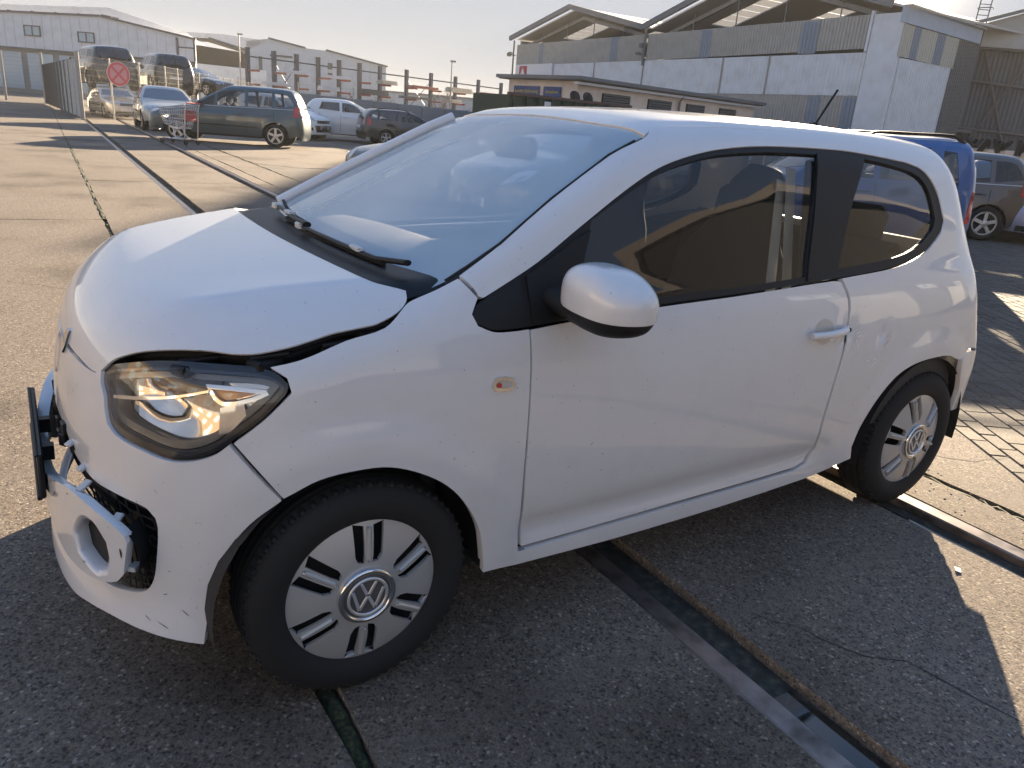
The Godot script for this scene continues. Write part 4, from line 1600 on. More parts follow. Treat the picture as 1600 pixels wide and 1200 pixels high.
func make_car(called: String, label: String, q: Dictionary, paint: Material, at: Vector3, yaw: float, size := 1.0, group := "", roll := 0.0) -> Node3D:
	var s := car_shell(q)
	var end: float = q.wb + q.ro
	var car := thing(called, label, "car", group, Transform3D((Basis(Vector3.UP, yaw) * Basis(Vector3(1, 0, 0), roll)).scaled(Vector3.ONE * size), at))
	var x0: float = -q.fo + 0.16
	var x1: float = end - 0.13
	var side := car_side_line(s, q, x0, x1)
	var holes := []
	var wins: Array = q.wins
	for w in wins:
		var o := PackedVector2Array()
		for p in smooth(pts(w), 2, 50.0):
			o.append(Vector2(p.x, (p.y - s.hit("s", p.x, p.y).z) * 0.70711))
		holes.append(o)
	var cell: float = q.get("cell", 0.09)
	var body := skin_part(s, "d", side, holes, cell, 0.0, 0.02)
	both("side_panel", body, paint, car)
	for w in holes:
		both("side_window", skin_part(s, "d", w, [], 0.15, -0.008), M.carglass, car)
	# nose and tail caps
	for cap in [0, 1]:
		var x := x0 if cap == 0 else x1
		var ring := PackedVector2Array()
		var top := s.hit("t", x, 0.0).y
		var lefts := []
		for k in 15:
			var t := k / 14.0
			var w := lerpf(top * 0.70711, (0.3 - s.hit("s", x, 0.3).z) * 0.70711, t)
			var p := s.hit("d", x, w)
			lefts.append(Vector2(p.z, p.y))
		for p in lefts:
			ring.append(p)
		ring.append(Vector2(lefts[14].x, 0.22))
		ring.append(Vector2(-lefts[14].x, 0.22))
		for k in range(14, 0, -1):
			ring.append(Vector2(-lefts[k].x, lefts[k].y))
		var h2 := []
		if cap == 1 and q.has("rear_window") and not q.boot:
			h2.append(smooth(pts(q.rear_window), 2, 50.0))
		part("front_end" if cap == 0 else "rear_end", skin_part(s, "f" if cap == 0 else "r", ring, h2, cell * 0.8, 0.0, 0.02), paint, car)
		for w in h2:
			part("rear_window", skin_part(s, "r", w, [], 0.15, -0.006), M.carglass if not q.get("broken", false) else M.dark, car)
	# windscreen over the skin
	s.only = 2
	var wz: float = q.hw * 0.80
	var foot: float = q.wx + 0.05
	var scr := smooth(mirrored(pts([foot, 0.0, foot + 0.16, wz * 0.92, foot + 0.22, wz, q.rf - 0.06, wz * 0.80, q.rf - 0.03, wz * 0.5, q.rf - 0.05, 0.0])), 2)
	part("windscreen", skin_part(s, "t", scr, [], 0.1, 0.005, 0.004), M.darkglass, car)
	s.only = 0
	var feat := func(name: String, view: String, l: Array, m: Material, off := 0.006, two := true) -> void:
		var hp := skin_part(s, view, smooth(pts(l), 2, 50.0), [], 0.1, off, 0.008)
		if two:
			both(name, hp, m, car)
		else:
			part(name, hp, m, car)
	for f in q.feats:
		feat.call(f[0], f[1], f[2], M[f[3]], 0.006, f[4] if f.size() > 4 else true)
	# door joints, sill strip and handles
	for x in q.joints:
		feat.call("door_seam", "s", [x - 0.004, 0.32, x + 0.004, 0.32, x + 0.004, q.cowl - 0.04, x - 0.004, q.cowl - 0.04], M.dark, 0.002)
		for sg in [1.0, -1.0]:
			var hh := Heap.new()
			var p := s.hit("s", x - 0.16, q.cowl - 0.14)
			hh.box(Vector3(p.x, p.y, (p.z + 0.02) * sg), Vector3(0.18, 0.028, 0.03), Basis.IDENTITY, 0.008)
			part("door_handle", hh, paint, car)
	for sg in [1.0, -1.0]:
		var hm := Heap.new()
		var p := s.hit("s", q.wx + 0.42, q.cowl + 0.06)
		hm.box(Vector3(p.x, p.y, (p.z + 0.10) * sg), Vector3(0.12, 0.12, 0.17), Basis(Vector3.UP, 0.25 * sg), 0.035)
		hm.box(Vector3(p.x, p.y - 0.04, (p.z + 0.01) * sg), Vector3(0.06, 0.04, 0.08), Basis.IDENTITY, 0.01)
		part("door_mirror", hm, M[q.get("mirrors", "trim")], car)
	if q.get("rails", false):
		for sg in [1.0, -1.0]:
			var hr := Heap.new()
			var l := []
			for k in 9:
				var x := lerpf(q.rf + 0.2, q.re - 0.15, k / 8.0)
				var p := s.hit("t", x, q.hw * 0.66)
				l.append(Vector3(x, p.y + (0.055 if k > 0 and k < 8 else -0.01), p.z * sg))
			hr.tube(l, 0.02, 0.02, 6)
			part("roof_rail", hr, M.trim, car)
	var h := Heap.new()
	h.box(Vector3(q.wb * 0.5, 0.3, 0), Vector3(q.wb + 0.5, 0.1, q.hw * 1.2))
	h.box(Vector3(q.wb * 0.5, 0.3, 0), Vector3(q.wb - 2 * q.wr - 0.15, 0.16, q.hw * 1.8))
	h.box(Vector3(q.wx + 0.15, 0.72, 0), Vector3(0.5, 0.4, q.hw * 1.6), Basis.IDENTITY, 0.08)
	part("floor_pan", h, M.dark, car)
	h = Heap.new()
	for z in [0.5, -0.5]:
		h.box(Vector3(q.wx + 1.0, 0.75, z * q.hw), Vector3(0.16, 0.75, 0.46), Basis(Vector3(0, 0, 1), -0.2), 0.06)
		h.box(Vector3(q.wx + 1.09, 1.20 if q.h > 1.5 else 1.12, z * q.hw), Vector3(0.10, 0.18, 0.26), Basis(Vector3(0, 0, 1), -0.2), 0.04)
	h.box(Vector3(q.wx + 1.95, 0.78, 0), Vector3(0.16, 0.6, q.hw * 1.5), Basis(Vector3(0, 0, 1), -0.2), 0.06)
	part("seats", h, M.cloth, car)
	for w in [[0.0, 1.0], [q.wb, 1.0], [0.0, -1.0], [q.wb, -1.0]]:
		var wheel := Node3D.new()
		wheel.name = numbered("wheel", car)
		wheel.transform = Transform3D(Basis(Vector3.UP, 0.0 if w[1] > 0 else PI), Vector3(w[0], q.wr, (q.hw - 0.11) * w[1]))
		car.add_child(wheel, true)
		make_wheel(wheel, q.wr, 0.19, q.wr - 0.095, false)
		h = Heap.new()
		var hz := 0.075
		var rr: float = q.wr - 0.1
		h.turned([Vector2(0.001, hz - 0.03), Vector2(rr * 0.9, hz - 0.05), Vector2(rr, hz + 0.01), Vector2(rr - 0.015, hz + 0.013)], Vector3.ZERO, Basis(Vector3(1, 0, 0), PI / 2), 24)
		part("wheel_dish", h, M.dark, wheel)
		h = Heap.new()
		for k in 5:
			var b := Basis(Vector3(0, 0, 1), TAU * k / 5 + 0.3)
			h.box(b * Vector3(rr * 0.5, 0, hz), Vector3(rr * 0.95, rr * 0.30, 0.02), b, 0.006)
		h.turned([Vector2(0.001, hz + 0.018), Vector2(rr * 0.3, hz + 0.012), Vector2(rr * 0.32, hz)], Vector3.ZERO, Basis(Vector3(1, 0, 0), PI / 2), 16)
		h.turned([Vector2(rr - 0.025, hz + 0.008), Vector2(rr, hz + 0.014), Vector2(rr + 0.006, hz + 0.004)], Vector3.ZERO, Basis(Vector3(1, 0, 0), PI / 2), 24)
		part("rim", h, M.rimsilver, wheel)
	for w in [0.0, q.wb]:
		h = Heap.new()
		var rows := []
		for k in 9:
			var t := PI * k / 8.0
			rows.append([Vector3(w + cos(t) * (q.wr + 0.05), q.wr + sin(t) * (q.wr + 0.05), q.hw - 0.03), Vector3(w + cos(t) * (q.wr + 0.05), q.wr + sin(t) * (q.wr + 0.05), -q.hw + 0.03)])
		h.sheet(rows)
		part("wheel_well", h, M.dark, car)
	return car

func plate_of(q: Dictionary) -> Array:
	return [["number_plate", "f", [-0.26, 0.42, 0.26, 0.42, 0.26, 0.53, -0.26, 0.53], "plate", false], ["grille", "f", [-0.45, 0.56, 0.45, 0.56, 0.42, 0.66, -0.42, 0.66], "gloss", false], ["low_grille", "f", [-0.55, 0.26, 0.55, 0.26, 0.5, 0.38, -0.5, 0.38], "gloss", false]]

func make_parked() -> void:
	M.carglass = pane(lin(0.03, 0.045, 0.055), 0.35)
	M.darkglass = mat(lin(0.025, 0.035, 0.045), 0.04, 0.0, 1.0)
	M.rimsilver = mat(lin(0.5, 0.5, 0.51), 0.3, 0.7)
	M.plate = mat(lin(0.6, 0.6, 0.58), 0.5)
	M.lampglass = mat(lin(0.42, 0.44, 0.46), 0.08, 0.4, 1.0)
	var mpv := {"wb": 2.70, "fo": 0.92, "ro": 0.84, "h": 1.62, "hw": 0.88, "hood": 0.80, "cowl": 1.0, "wx": 0.25, "rf": 1.25, "re": 3.15, "tx": 3.40, "boot": false, "wr": 0.32, "rails": false,
		"wins": [[0.62, 1.03, 1.02, 1.04, 1.05, 1.30, 0.86, 1.22], [1.10, 1.04, 1.88, 1.06, 1.86, 1.47, 1.38, 1.45, 1.12, 1.35], [1.96, 1.06, 2.62, 1.08, 2.60, 1.48, 1.95, 1.48], [2.70, 1.09, 3.22, 1.16, 3.02, 1.44, 2.68, 1.47]],
		"rear_window": [-0.6, 1.08, 0.6, 1.08, 0.52, 1.45, -0.52, 1.45],
		"joints": [0.55, 1.92, 2.66],
		"feats": plate_of({}) + [["headlight", "f", [0.45, 0.70, 0.78, 0.74, 0.76, 0.84, 0.5, 0.79], "lampglass"], ["tail_light", "s", [3.20, 0.86, 3.36, 0.86, 3.34, 1.15, 3.22, 1.12], "red"], ["rear_light", "r", [0.52, 0.86, 0.68, 0.86, 0.64, 1.15, 0.55, 1.15], "red"], ["belt_strip", "s", [0.62, 1.0, 3.2, 1.055, 3.2, 1.068, 0.62, 1.014], "rimsilver"], ["side_strip", "s", [0.45, 0.50, 2.2, 0.50, 2.2, 0.53, 0.45, 0.53], "trim"], ["rear_plate", "r", [-0.26, 0.70, 0.26, 0.70, 0.26, 0.81, -0.26, 0.81], "plate", false]]}
	var hatch := {"wb": 2.35, "fo": 0.68, "ro": 0.50, "h": 1.48, "hw": 0.81, "hood": 0.84, "cowl": 1.0, "wx": 0.15, "rf": 0.98, "re": 2.45, "tx": 2.74, "boot": false, "wr": 0.29,
		"wins": [[0.62, 1.03, 1.36, 1.04, 1.38, 1.36, 1.08, 1.34, 0.80, 1.22], [1.46, 1.05, 2.22, 1.09, 2.12, 1.35, 1.48, 1.36]],
		"rear_window": [-0.55, 1.05, 0.55, 1.05, 0.48, 1.34, -0.48, 1.34],
		"joints": [0.45, 1.42, 2.2],
		"feats": [["number_plate", "f", [-0.25, 0.40, 0.25, 0.40, 0.25, 0.50, -0.25, 0.50], "plate", false], ["grille", "f", [-0.38, 0.60, 0.38, 0.60, 0.42, 0.70, -0.42, 0.70], "gloss", false], ["low_grille", "f", [-0.45, 0.30, 0.45, 0.30, 0.52, 0.52, -0.52, 0.52], "gloss", false], ["headlight", "f", [0.46, 0.66, 0.70, 0.74, 0.72, 0.84, 0.60, 0.83], "lampglass"], ["fog_light", "f", [0.58, 0.36, 0.68, 0.36, 0.68, 0.46, 0.60, 0.46], "gloss"], ["tail_light", "r", [0.50, 0.80, 0.63, 0.80, 0.60, 1.02, 0.52, 1.02], "red"]]}
	var wagon := {"wb": 2.55, "fo": 0.85, "ro": 0.98, "h": 1.46, "hw": 0.85, "hood": 0.76, "cowl": 0.95, "wx": 0.35, "rf": 1.30, "re": 3.10, "tx": 3.42, "boot": false, "wr": 0.31, "rails": true,
		"wins": [[0.80, 0.99, 1.62, 1.0, 1.62, 1.34, 1.34, 1.32, 1.0, 1.18], [1.70, 1.0, 2.42, 1.02, 2.40, 1.35, 1.70, 1.35], [2.52, 1.02, 3.18, 1.07, 3.02, 1.32, 2.50, 1.35]],
		"rear_window": [-0.58, 1.0, 0.58, 1.0, 0.48, 1.33, -0.48, 1.33],
		"joints": [0.6, 1.66, 2.47],
		"feats": plate_of({}) + [["headlight", "f", [0.45, 0.62, 0.74, 0.66, 0.74, 0.76, 0.5, 0.72], "lampglass"], ["tail_light", "r", [0.52, 0.78, 0.66, 0.80, 0.60, 1.16, 0.52, 1.0], "red"], ["tail_light_side", "s", [3.16, 0.80, 3.34, 0.80, 3.26, 1.18, 3.20, 1.02], "red"], ["rear_plate", "r", [-0.26, 0.66, 0.26, 0.66, 0.26, 0.77, -0.26, 0.77], "plate", false], ["bumper_strip", "r", [-0.75, 0.38, 0.75, 0.38, 0.75, 0.52, -0.75, 0.52], "trim", false]]}
	var sedan := {"wb": 2.80, "fo": 0.82, "ro": 1.05, "h": 1.42, "hw": 0.89, "hood": 0.78, "cowl": 0.95, "wx": 0.55, "rf": 1.40, "re": 2.75, "tx": 3.15, "boot": true, "boot_h": 0.98, "wr": 0.31,
		"wins": [[0.92, 0.98, 1.78, 0.99, 1.78, 1.31, 1.48, 1.29, 1.12, 1.14], [1.86, 0.99, 2.72, 1.02, 2.55, 1.29, 1.86, 1.31]],
		"joints": [0.75, 1.82, 2.75], "mirrors": "silverpaint",
		"feats": [["grille", "f", [-0.30, 0.60, 0.30, 0.60, 0.27, 0.80, -0.27, 0.80], "gloss", false], ["number_plate", "f", [-0.26, 0.38, 0.26, 0.38, 0.26, 0.49, -0.26, 0.49], "plate", false], ["low_grille", "f", [-0.5, 0.24, 0.5, 0.24, 0.5, 0.34, -0.5, 0.34], "gloss", false], ["headlight", "f", [0.56, 0.64, 0.62, 0.62, 0.71, 0.64, 0.76, 0.71, 0.74, 0.78, 0.65, 0.82, 0.57, 0.78, 0.53, 0.71], "lampglass"], ["round_light", "f", [0.37, 0.65, 0.44, 0.64, 0.49, 0.70, 0.47, 0.77, 0.40, 0.79, 0.34, 0.75, 0.33, 0.69], "lampglass"], ["tail_light", "r", [0.45, 0.72, 0.66, 0.72, 0.66, 0.88, 0.45, 0.88], "red"], ["rub_strip", "s", [0.5, 0.55, 2.3, 0.55, 2.3, 0.60, 0.5, 0.60], "trim"]]}
	var van := {"wb": 2.36, "fo": 0.66, "ro": 0.52, "h": 1.63, "hw": 0.81, "hood": 0.86, "cowl": 1.03, "wx": 0.18, "rf": 0.95, "re": 2.68, "tx": 2.80, "boot": false, "wr": 0.28, "rails": true, "cell": 0.07,
		"wins": [[0.68, 1.04, 1.32, 1.05, 1.33, 1.48, 1.02, 1.46, 0.84, 1.3], [1.40, 1.05, 2.05, 1.06, 2.04, 1.49, 1.41, 1.49], [2.20, 0.96, 2.40, 0.98, 2.46, 1.06, 2.40, 1.45, 2.22, 1.47]],
		"rear_window": [-0.55, 1.06, 0.55, 1.06, 0.5, 1.46, -0.5, 1.46],
		"joints": [0.48, 1.36, 2.12], "mirrors": "bluepaint",
		"feats": plate_of({}) + [["headlight", "f", [0.45, 0.68, 0.70, 0.70, 0.70, 0.84, 0.5, 0.82], "lampglass"], ["tail_light", "s", [2.66, 0.55, 2.735, 0.55, 2.735, 0.98, 2.70, 0.98], "red"], ["rear_light", "r", [0.50, 0.55, 0.62, 0.55, 0.62, 1.0, 0.54, 1.0], "red"]]}
	var suv := {"wb": 2.7, "fo": 0.85, "ro": 0.85, "h": 1.68, "hw": 0.90, "hood": 0.92, "cowl": 1.08, "wx": 0.35, "rf": 1.15, "re": 3.2, "tx": 3.42, "boot": false, "wr": 0.34, "broken": true,
		"wins": [[0.80, 1.10, 1.52, 1.12, 1.52, 1.52, 1.22, 1.48, 0.98, 1.32], [1.62, 1.12, 2.42, 1.14, 2.40, 1.53, 1.62, 1.53], [2.52, 1.15, 3.12, 1.2, 2.98, 1.48, 2.52, 1.52]],
		"rear_window": [-0.62, 1.08, 0.62, 1.08, 0.56, 1.52, -0.56, 1.52],
		"joints": [0.6, 1.57, 2.47],
		"feats": [["headlight", "f", [0.45, 0.76, 0.76, 0.78, 0.76, 0.90, 0.5, 0.88], "lampglass"], ["grille", "f", [-0.4, 0.6, 0.4, 0.6, 0.4, 0.85, -0.4, 0.85], "gloss", false], ["rear_plate", "r", [-0.26, 0.62, 0.26, 0.62, 0.26, 0.73, -0.26, 0.73], "plate", false]]}
	M.petrol = mat(lin(0.055, 0.085, 0.10), 0.35, 0.45, 1.0)
	M.silverpaint = mat(lin(0.46, 0.43, 0.38), 0.32, 0.5, 1.0)
	M.whitecar = mat(lin(0.68, 0.68, 0.67), 0.4, 0.0, 1.0)
	M.blackcar = mat(lin(0.014, 0.016, 0.020), 0.25, 0.2, 1.0)
	M.darkgrey = mat(lin(0.045, 0.043, 0.048), 0.35, 0.4, 1.0)
	M.bluepaint = mat(lin(0.012, 0.085, 0.28), 0.32, 0.2, 1.0)
	M.brownpaint = mat(lin(0.085, 0.072, 0.068), 0.3, 0.4, 1.0)
	M.lilac = mat(lin(0.28, 0.28, 0.36), 0.32, 0.4, 1.0)
	make_car("family_van", "dark petrol blue people carrier parked behind the shopping trolley", mpv, M.petrol, Vector3(4.37, 0, -24.95), deg_to_rad(-26.8), 1.10)
	make_car("silver_saloon", "silver saloon with twin round headlamps and a torn front corner, before the mesh fence", sedan, M.silverpaint, Vector3(4.75, 0, -29.9), deg_to_rad(87), 1.13)
	make_car("white_hatchback", "small white hatchback with black lower grille facing out beside the people carrier", hatch, M.whitecar, Vector3(9.85, 0, -29.4), deg_to_rad(128), 1.12)
	make_car("white_hatchback", "small white hatchback seen from its side behind the dark estate car", hatch, M.whitecar, Vector3(13.2, 0, -30.0), deg_to_rad(155), 1.12)
	make_car("estate_car", "dark grey estate car with roof rails and slanted red tail lamps", wagon, M.darkgrey, Vector3(15.0, 0, -28.0), deg_to_rad(172), 0.97)
	var bc := make_car("black_car", "black hatchback parked alongside the white car, hidden behind its windscreen pillar", hatch, M.blackcar, Vector3(4.75, 0, -5.9), deg_to_rad(6), 1.05)
	var txt := TextMesh.new()
	txt.text = "H 524 92"
	var face := SystemFont.new()
	face.font_names = ["Droid Sans Mono"]
	txt.font = face
	txt.font_size = 20
	txt.pixel_size = 0.0042
	txt.depth = 0.004
	part("plate_lettering", txt, M.dark, bc, Transform3D(Basis(Vector3.UP, -PI / 2), Vector3(-0.69, 0.452, 0)))
	make_car("black_car", "black car behind the white car's bonnet line, its nose just clear of the pillar", sedan, M.blackcar, Vector3(4.95, 0, -9.75), deg_to_rad(12), 1.0)
	make_car("blue_van", "tall blue hatchback with black roof rails parked behind the white car's tail", van, M.bluepaint, Vector3(8.42, 0, -5.25), deg_to_rad(-34))
	make_car("brown_car", "dark brown people carrier between the blue van and the silver bonnet", mpv, M.brownpaint, Vector3(12.9, 0, -7.1), deg_to_rad(-46), 0.94)
	make_car("lilac_saloon", "pale silver blue saloon whose front juts in beside the brown car", sedan, M.lilac, Vector3(15.3, 0, -4.3), deg_to_rad(30), 0.95)
	make_car("blue_saloon", "bright blue car half hidden behind the pale silver saloon", sedan, M.bluepaint, Vector3(18.6, 0, -6.4), deg_to_rad(40), 0.98)
	make_car("wrecked_suv", "dark wrecked off-roader with smashed tailgate glass stacked behind the round sign", suv, M.blackcar, Vector3(3.9, 1.25, -47.6), deg_to_rad(-80), 1.26, "", 0.03)
	make_car("wrecked_suv", "black wrecked off-roader with an empty rear window, right of the round sign", suv, M.blackcar, Vector3(7.2, 1.3, -49.0), deg_to_rad(-84), 1.22, "", -0.02)
	make_car("crushed_car", "flattened pale saloon under the stacked off-roader behind the mesh fence", sedan, M.silverpaint, Vector3(4.4, 0, -40.4), deg_to_rad(96), 1.0)
	make_car("stripped_car", "stripped dark saloon with a crazed windscreen piled beyond the fence", sedan, M.blackcar, Vector3(10.9, 1.3, -49.5), deg_to_rad(120), 1.15, "", 0.05)
# ---------------------------------------------------------------- the white car
func hero_skin() -> Shell:
	var s := Shell.new()
	s.side = Spl.new([0.1, 0.2, 0.28, 0.38, 0.5, 0.65, 0.8, 0.9, 0.97, 1.06], [0.76, 0.785, 0.796, 0.806, 0.818, 0.822, 0.814, 0.797, 0.772, 0.72])
	s.wx = Spl.new([-0.7, -0.3, 0.1, 0.5, 1.2, 2.0, 2.5, 2.9], [0.90, 0.965, 0.99, 1.0, 1.0, 1.0, 0.985, 0.94])
	s.nose = Spl.new([0.1, 0.2, 0.3, 0.42, 0.55, 0.65, 0.75, 0.85, 1.0], [-0.645, -0.635, -0.603, -0.595, -0.59, -0.582, -0.565, -0.535, -0.44])
	s.hood = Spl.new([-0.7, -0.5, -0.35, -0.2, 0.0, 0.2, 0.4], [0.852, 0.938, 0.985, 1.016, 1.045, 1.066, 1.088])
	s.tail = Spl.new([0.1, 0.25, 0.4, 0.6, 0.8, 1.0, 1.2, 1.4, 1.5], [2.88, 2.93, 2.955, 2.945, 2.85, 2.80, 2.77, 2.70, 2.65])
	s.gside = Spl.new([0.8, 0.95, 1.05, 1.2, 1.38, 1.5], [0.80, 0.778, 0.742, 0.685, 0.612, 0.57])
	s.gwx = Spl.new([-0.2, 0.3, 0.8, 1.2, 1.8, 2.3, 2.6, 2.9], [0.97, 0.99, 1.0, 1.0, 1.0, 0.99, 0.965, 0.92])
	s.roof = Spl.new([0.3, 0.7, 0.95, 1.2, 1.6, 2.0, 2.4, 2.7, 2.9], [1.33, 1.425, 1.468, 1.49, 1.502, 1.50, 1.486, 1.459, 1.43])
	s.gtail = Spl.new([0.8, 1.0, 1.2, 1.4, 1.5], [2.86, 2.82, 2.79, 2.73, 2.69])
	s.arches = [Vector4(-0.03, 0.285, 0.50, 0.012), Vector4(2.36, 0.30, 0.50, 0.010)]
	s.dip = 0.014
	s.crease = 0.42
	s.k_hood = 0.07
	s.hood_c = Vector2(0.02, 0.0)
	s.k_tail = 0.11
	s.tail_c = Vector2(0.06, 0.12)
	s.dents = [Vector4(1.755, 0.80, 0.055, 0.004), Vector4(1.99, 0.78, 0.05, 0.004)]
	return s

func both(called: String, h: Heap, m: Material, parent: Node) -> Array:
	return [part(called, h, m, parent), part(called, h.flipped_z(), m, parent)]

static func mirrored(p: PackedVector2Array) -> PackedVector2Array:
	var r := p.duplicate()
	for i in range(p.size() - 1, -1, -1):
		if absf(p[i].y) > 1e-4:
			r.append(p[i] * Vector2(1, -1))
	return r

func make_hero() -> void:
	var s := hero_skin()
	var car := thing("small_car", "white three-door hatchback with torn front bumper and raised bonnet, filling the foreground", "car")
	var lamp := smooth(pts([0.724, 0.815, 0.778, 0.830, 0.852, 0.846, 0.957, 0.866, 1.052, 0.876, 1.129, 0.879, 1.210, 0.880, 1.276, 0.878, 1.322, 0.868, 1.347, 0.850, 1.341, 0.836, 1.281, 0.785, 1.205, 0.737, 1.153, 0.706, 1.093, 0.687, 1.029, 0.681, 0.925, 0.692, 0.828, 0.700, 0.786, 0.714, 0.767, 0.739, 0.756, 0.765, 0.728, 0.789]))
	# bonnet
	s.only = 1
	var hood := smooth(mirrored(pts([0.757, 0.0, 0.762, 0.287, 0.773, 0.531, 0.784, 0.640, 0.820, 0.694, 0.802, 0.716, 0.767, 0.734, 0.714, 0.745, 0.671, 0.743, 0.630, 0.738, 0.592, 0.736, 0.554, 0.732, 0.515, 0.722, 0.483, 0.709, 0.453, 0.686, 0.430, 0.659, 0.405, 0.632, 0.354, 0.575, 0.310, 0.520, 0.262, 0.461, 0.213, 0.412, 0.196, 0.3, 0.184, 0.15, 0.180, 0.0])))
	var bonnet := part("bonnet", skin_part(s, "h", hood, [], 0.022, 0.0, 0.007), M.white, car)
	var under := inset(hood, 0.012)
	part("bonnet_frame", skin_part(s, "h", under, [], 0.06, -0.014, 0.016), M.dark, bonnet)
	s.only = 0
	# bumper with its low opening
	var bump := smooth(pts([0.0, 0.794, 0.25, 0.794, 0.5, 0.796, 0.66, 0.800, 0.712, 0.812, 0.717, 0.788, 0.747, 0.763, 0.758, 0.737, 0.778, 0.707, 0.824, 0.692, 0.925, 0.683, 1.029, 0.672, 1.094, 0.678, 1.156, 0.697, 1.195, 0.722, 1.325, 0.595, 1.242, 0.539, 1.170, 0.455, 1.127, 0.349, 1.100, 0.218, 1.013, 0.224, 0.807, 0.232, 0.665, 0.218, 0.496, 0.195, 0.25, 0.185, 0.0, 0.18, 0.0, 0.27, 0.5, 0.275, 0.72, 0.288, 0.843, 0.305, 0.918, 0.326, 0.952, 0.363, 0.970, 0.424, 0.982, 0.502, 0.976, 0.528, 0.943, 0.548, 0.847, 0.552, 0.695, 0.546, 0.6, 0.553, 0.45, 0.575, 0.35, 0.603, 0.2, 0.606, 0.0, 0.606]), 4, 35.0)
	both("front_bumper", skin_part(s, "c", bump, [], 0.03, 0.0, 0.022), M.white, car)
	# fender
	var fend := smooth(pts([-0.196, 0.600, -0.119, 0.637, -0.031, 0.646, 0.047, 0.640, 0.129, 0.608, 0.201, 0.560, 0.261, 0.491, 0.310, 0.400, 0.331, 0.312, 0.335, 0.288, 0.452, 0.286, 0.433, 0.525, 0.430, 0.71, 0.432, 0.86, 0.432, 0.932, 0.383, 0.930, 0.329, 0.933, 0.287, 0.95, 0.275, 0.977, 0.290, 1.000, 0.298, 1.011, 0.262, 1.053, 0.20, 1.028, 0.134, 1.006, 0.118, 0.998, 0.055, 0.957, -0.037, 0.936, -0.138, 0.902, -0.200, 0.888, -0.172, 0.868, -0.166, 0.836, -0.222, 0.780, -0.284, 0.727]), 4, 35.0)
	both("fender", skin_part(s, "s", fend, [], 0.03, 0.0, 0.03), M.white, car)
	# side frame: sill, quarter panel, roof rail and windscreen pillar in one pressing
	var frame := smooth(pts([0.304, 0.187, 0.268, 0.247, 0.393, 0.312, 0.577, 0.425, 0.80, 0.545, 0.938, 0.595, 1.0, 0.640, 1.2, 0.655, 1.6, 0.666, 2.0, 0.666, 2.4, 0.663, 2.6, 0.650, 2.66, 0.61, 2.72, 0.42, 2.775, 0.21, 2.82, 0.02, 2.825, -0.088, 2.68, -0.092, 2.627, -0.119, 2.576, -0.126, 2.49, -0.112, 2.386, -0.110, 2.223, -0.120, 2.108, -0.148, 2.018, -0.205, 1.966, -0.270, 1.954, -0.328, 1.975, -0.362, 1.703, -0.383, 0.924, -0.395, 0.339, -0.386, 0.335, -0.356, 0.459, -0.360, 0.906, -0.357, 1.646, -0.350, 1.716, -0.337, 1.744, -0.300, 1.729, -0.233, 1.735, -0.149, 1.756, -0.049, 1.766, 0.057, 1.762, 0.104, 1.732, 0.166, 2.063, 0.191, 2.247, 0.228, 2.409, 0.307, 2.450, 0.354, 2.421, 0.457, 2.347, 0.528, 2.245, 0.555, 2.162, 0.563, 1.966, 0.578, 1.82, 0.585, 1.446, 0.580, 1.232, 0.561, 1.086, 0.533, 0.946, 0.492, 0.813, 0.432, 0.618, 0.329, 0.485, 0.257, 0.363, 0.204, 0.315, 0.184]), 4, 35.0)
	both("side_frame", skin_part(s, "d", frame, [], 0.03, 0.0, 0.02), M.white, car)
	var rail_line := pts([0.926, 0.0, 0.923, 0.113, 0.923, 0.387, 0.946, 0.553, 0.99, 0.535, 1.2, 0.532, 1.6, 0.530, 2.0, 0.526, 2.4, 0.519, 2.6, 0.512, 2.68, 0.45, 2.715, 0.25, 2.725, 0.0])
	part("roof", skin_part(s, "t", smooth(mirrored(rail_line)), [], 0.05, 0.0, 0.012), M.white, car)
	# door
	var door_line := smooth(pts([0.437, 0.930, 0.438, 0.861, 0.436, 0.71, 0.441, 0.525, 0.465, 0.302, 0.906, 0.306, 1.64, 0.316, 1.70, 0.331, 1.729, 0.382, 1.714, 0.49, 1.72, 0.613, 1.741, 0.751, 1.751, 0.884, 1.747, 0.937, 1.72, 0.990, 1.673, 0.993, 1.195, 0.970, 0.883, 0.959, 0.60, 0.944]), 4, 35.0)
	var doors := both("door", skin_part(s, "s", door_line, [], 0.03, 0.0, 0.02), M.white, car)
	var inner := both("door_lining", skin_part(s, "s", inset(door_line, 0.02), [], 0.08, -0.05, 0.01), M.dash, car)
	# windows
	var win := smooth(pts([0.279, 0.977, 0.287, 0.955, 0.329, 0.938, 0.383, 0.935, 0.440, 0.938, 0.883, 0.965, 1.195, 0.976, 1.673, 0.999, 2.063, 1.026, 2.247, 1.060, 2.409, 1.136, 2.447, 1.179, 2.418, 1.283, 2.345, 1.354, 2.245, 1.380, 2.162, 1.388, 1.966, 1.403, 1.820, 1.409, 1.446, 1.404, 1.232, 1.387, 1.086, 1.362, 0.946, 1.324, 0.813, 1.265, 0.618, 1.160, 0.485, 1.084, 0.363, 1.028, 0.295, 0.995]))
	var gd := smooth(pts([0.675, 1.186, 0.823, 1.258, 0.955, 1.313, 1.095, 1.350, 1.225, 1.372, 1.439, 1.388, 1.703, 1.391, 1.621, 1.214, 1.544, 1.012, 1.196, 0.993, 0.890, 0.983, 0.593, 0.966, 0.629, 1.067]), 3)
	var gq := smooth(pts([1.965, 1.388, 2.152, 1.368, 2.300, 1.338, 2.362, 1.284, 2.387, 1.187, 2.352, 1.145, 2.213, 1.083, 2.052, 1.054, 1.724, 1.030, 1.83, 1.214]), 3)
	both("window_frame", skin_part(s, "s", win, [gd, gq], 0.04, -0.004, 0.02), M.trim, car)
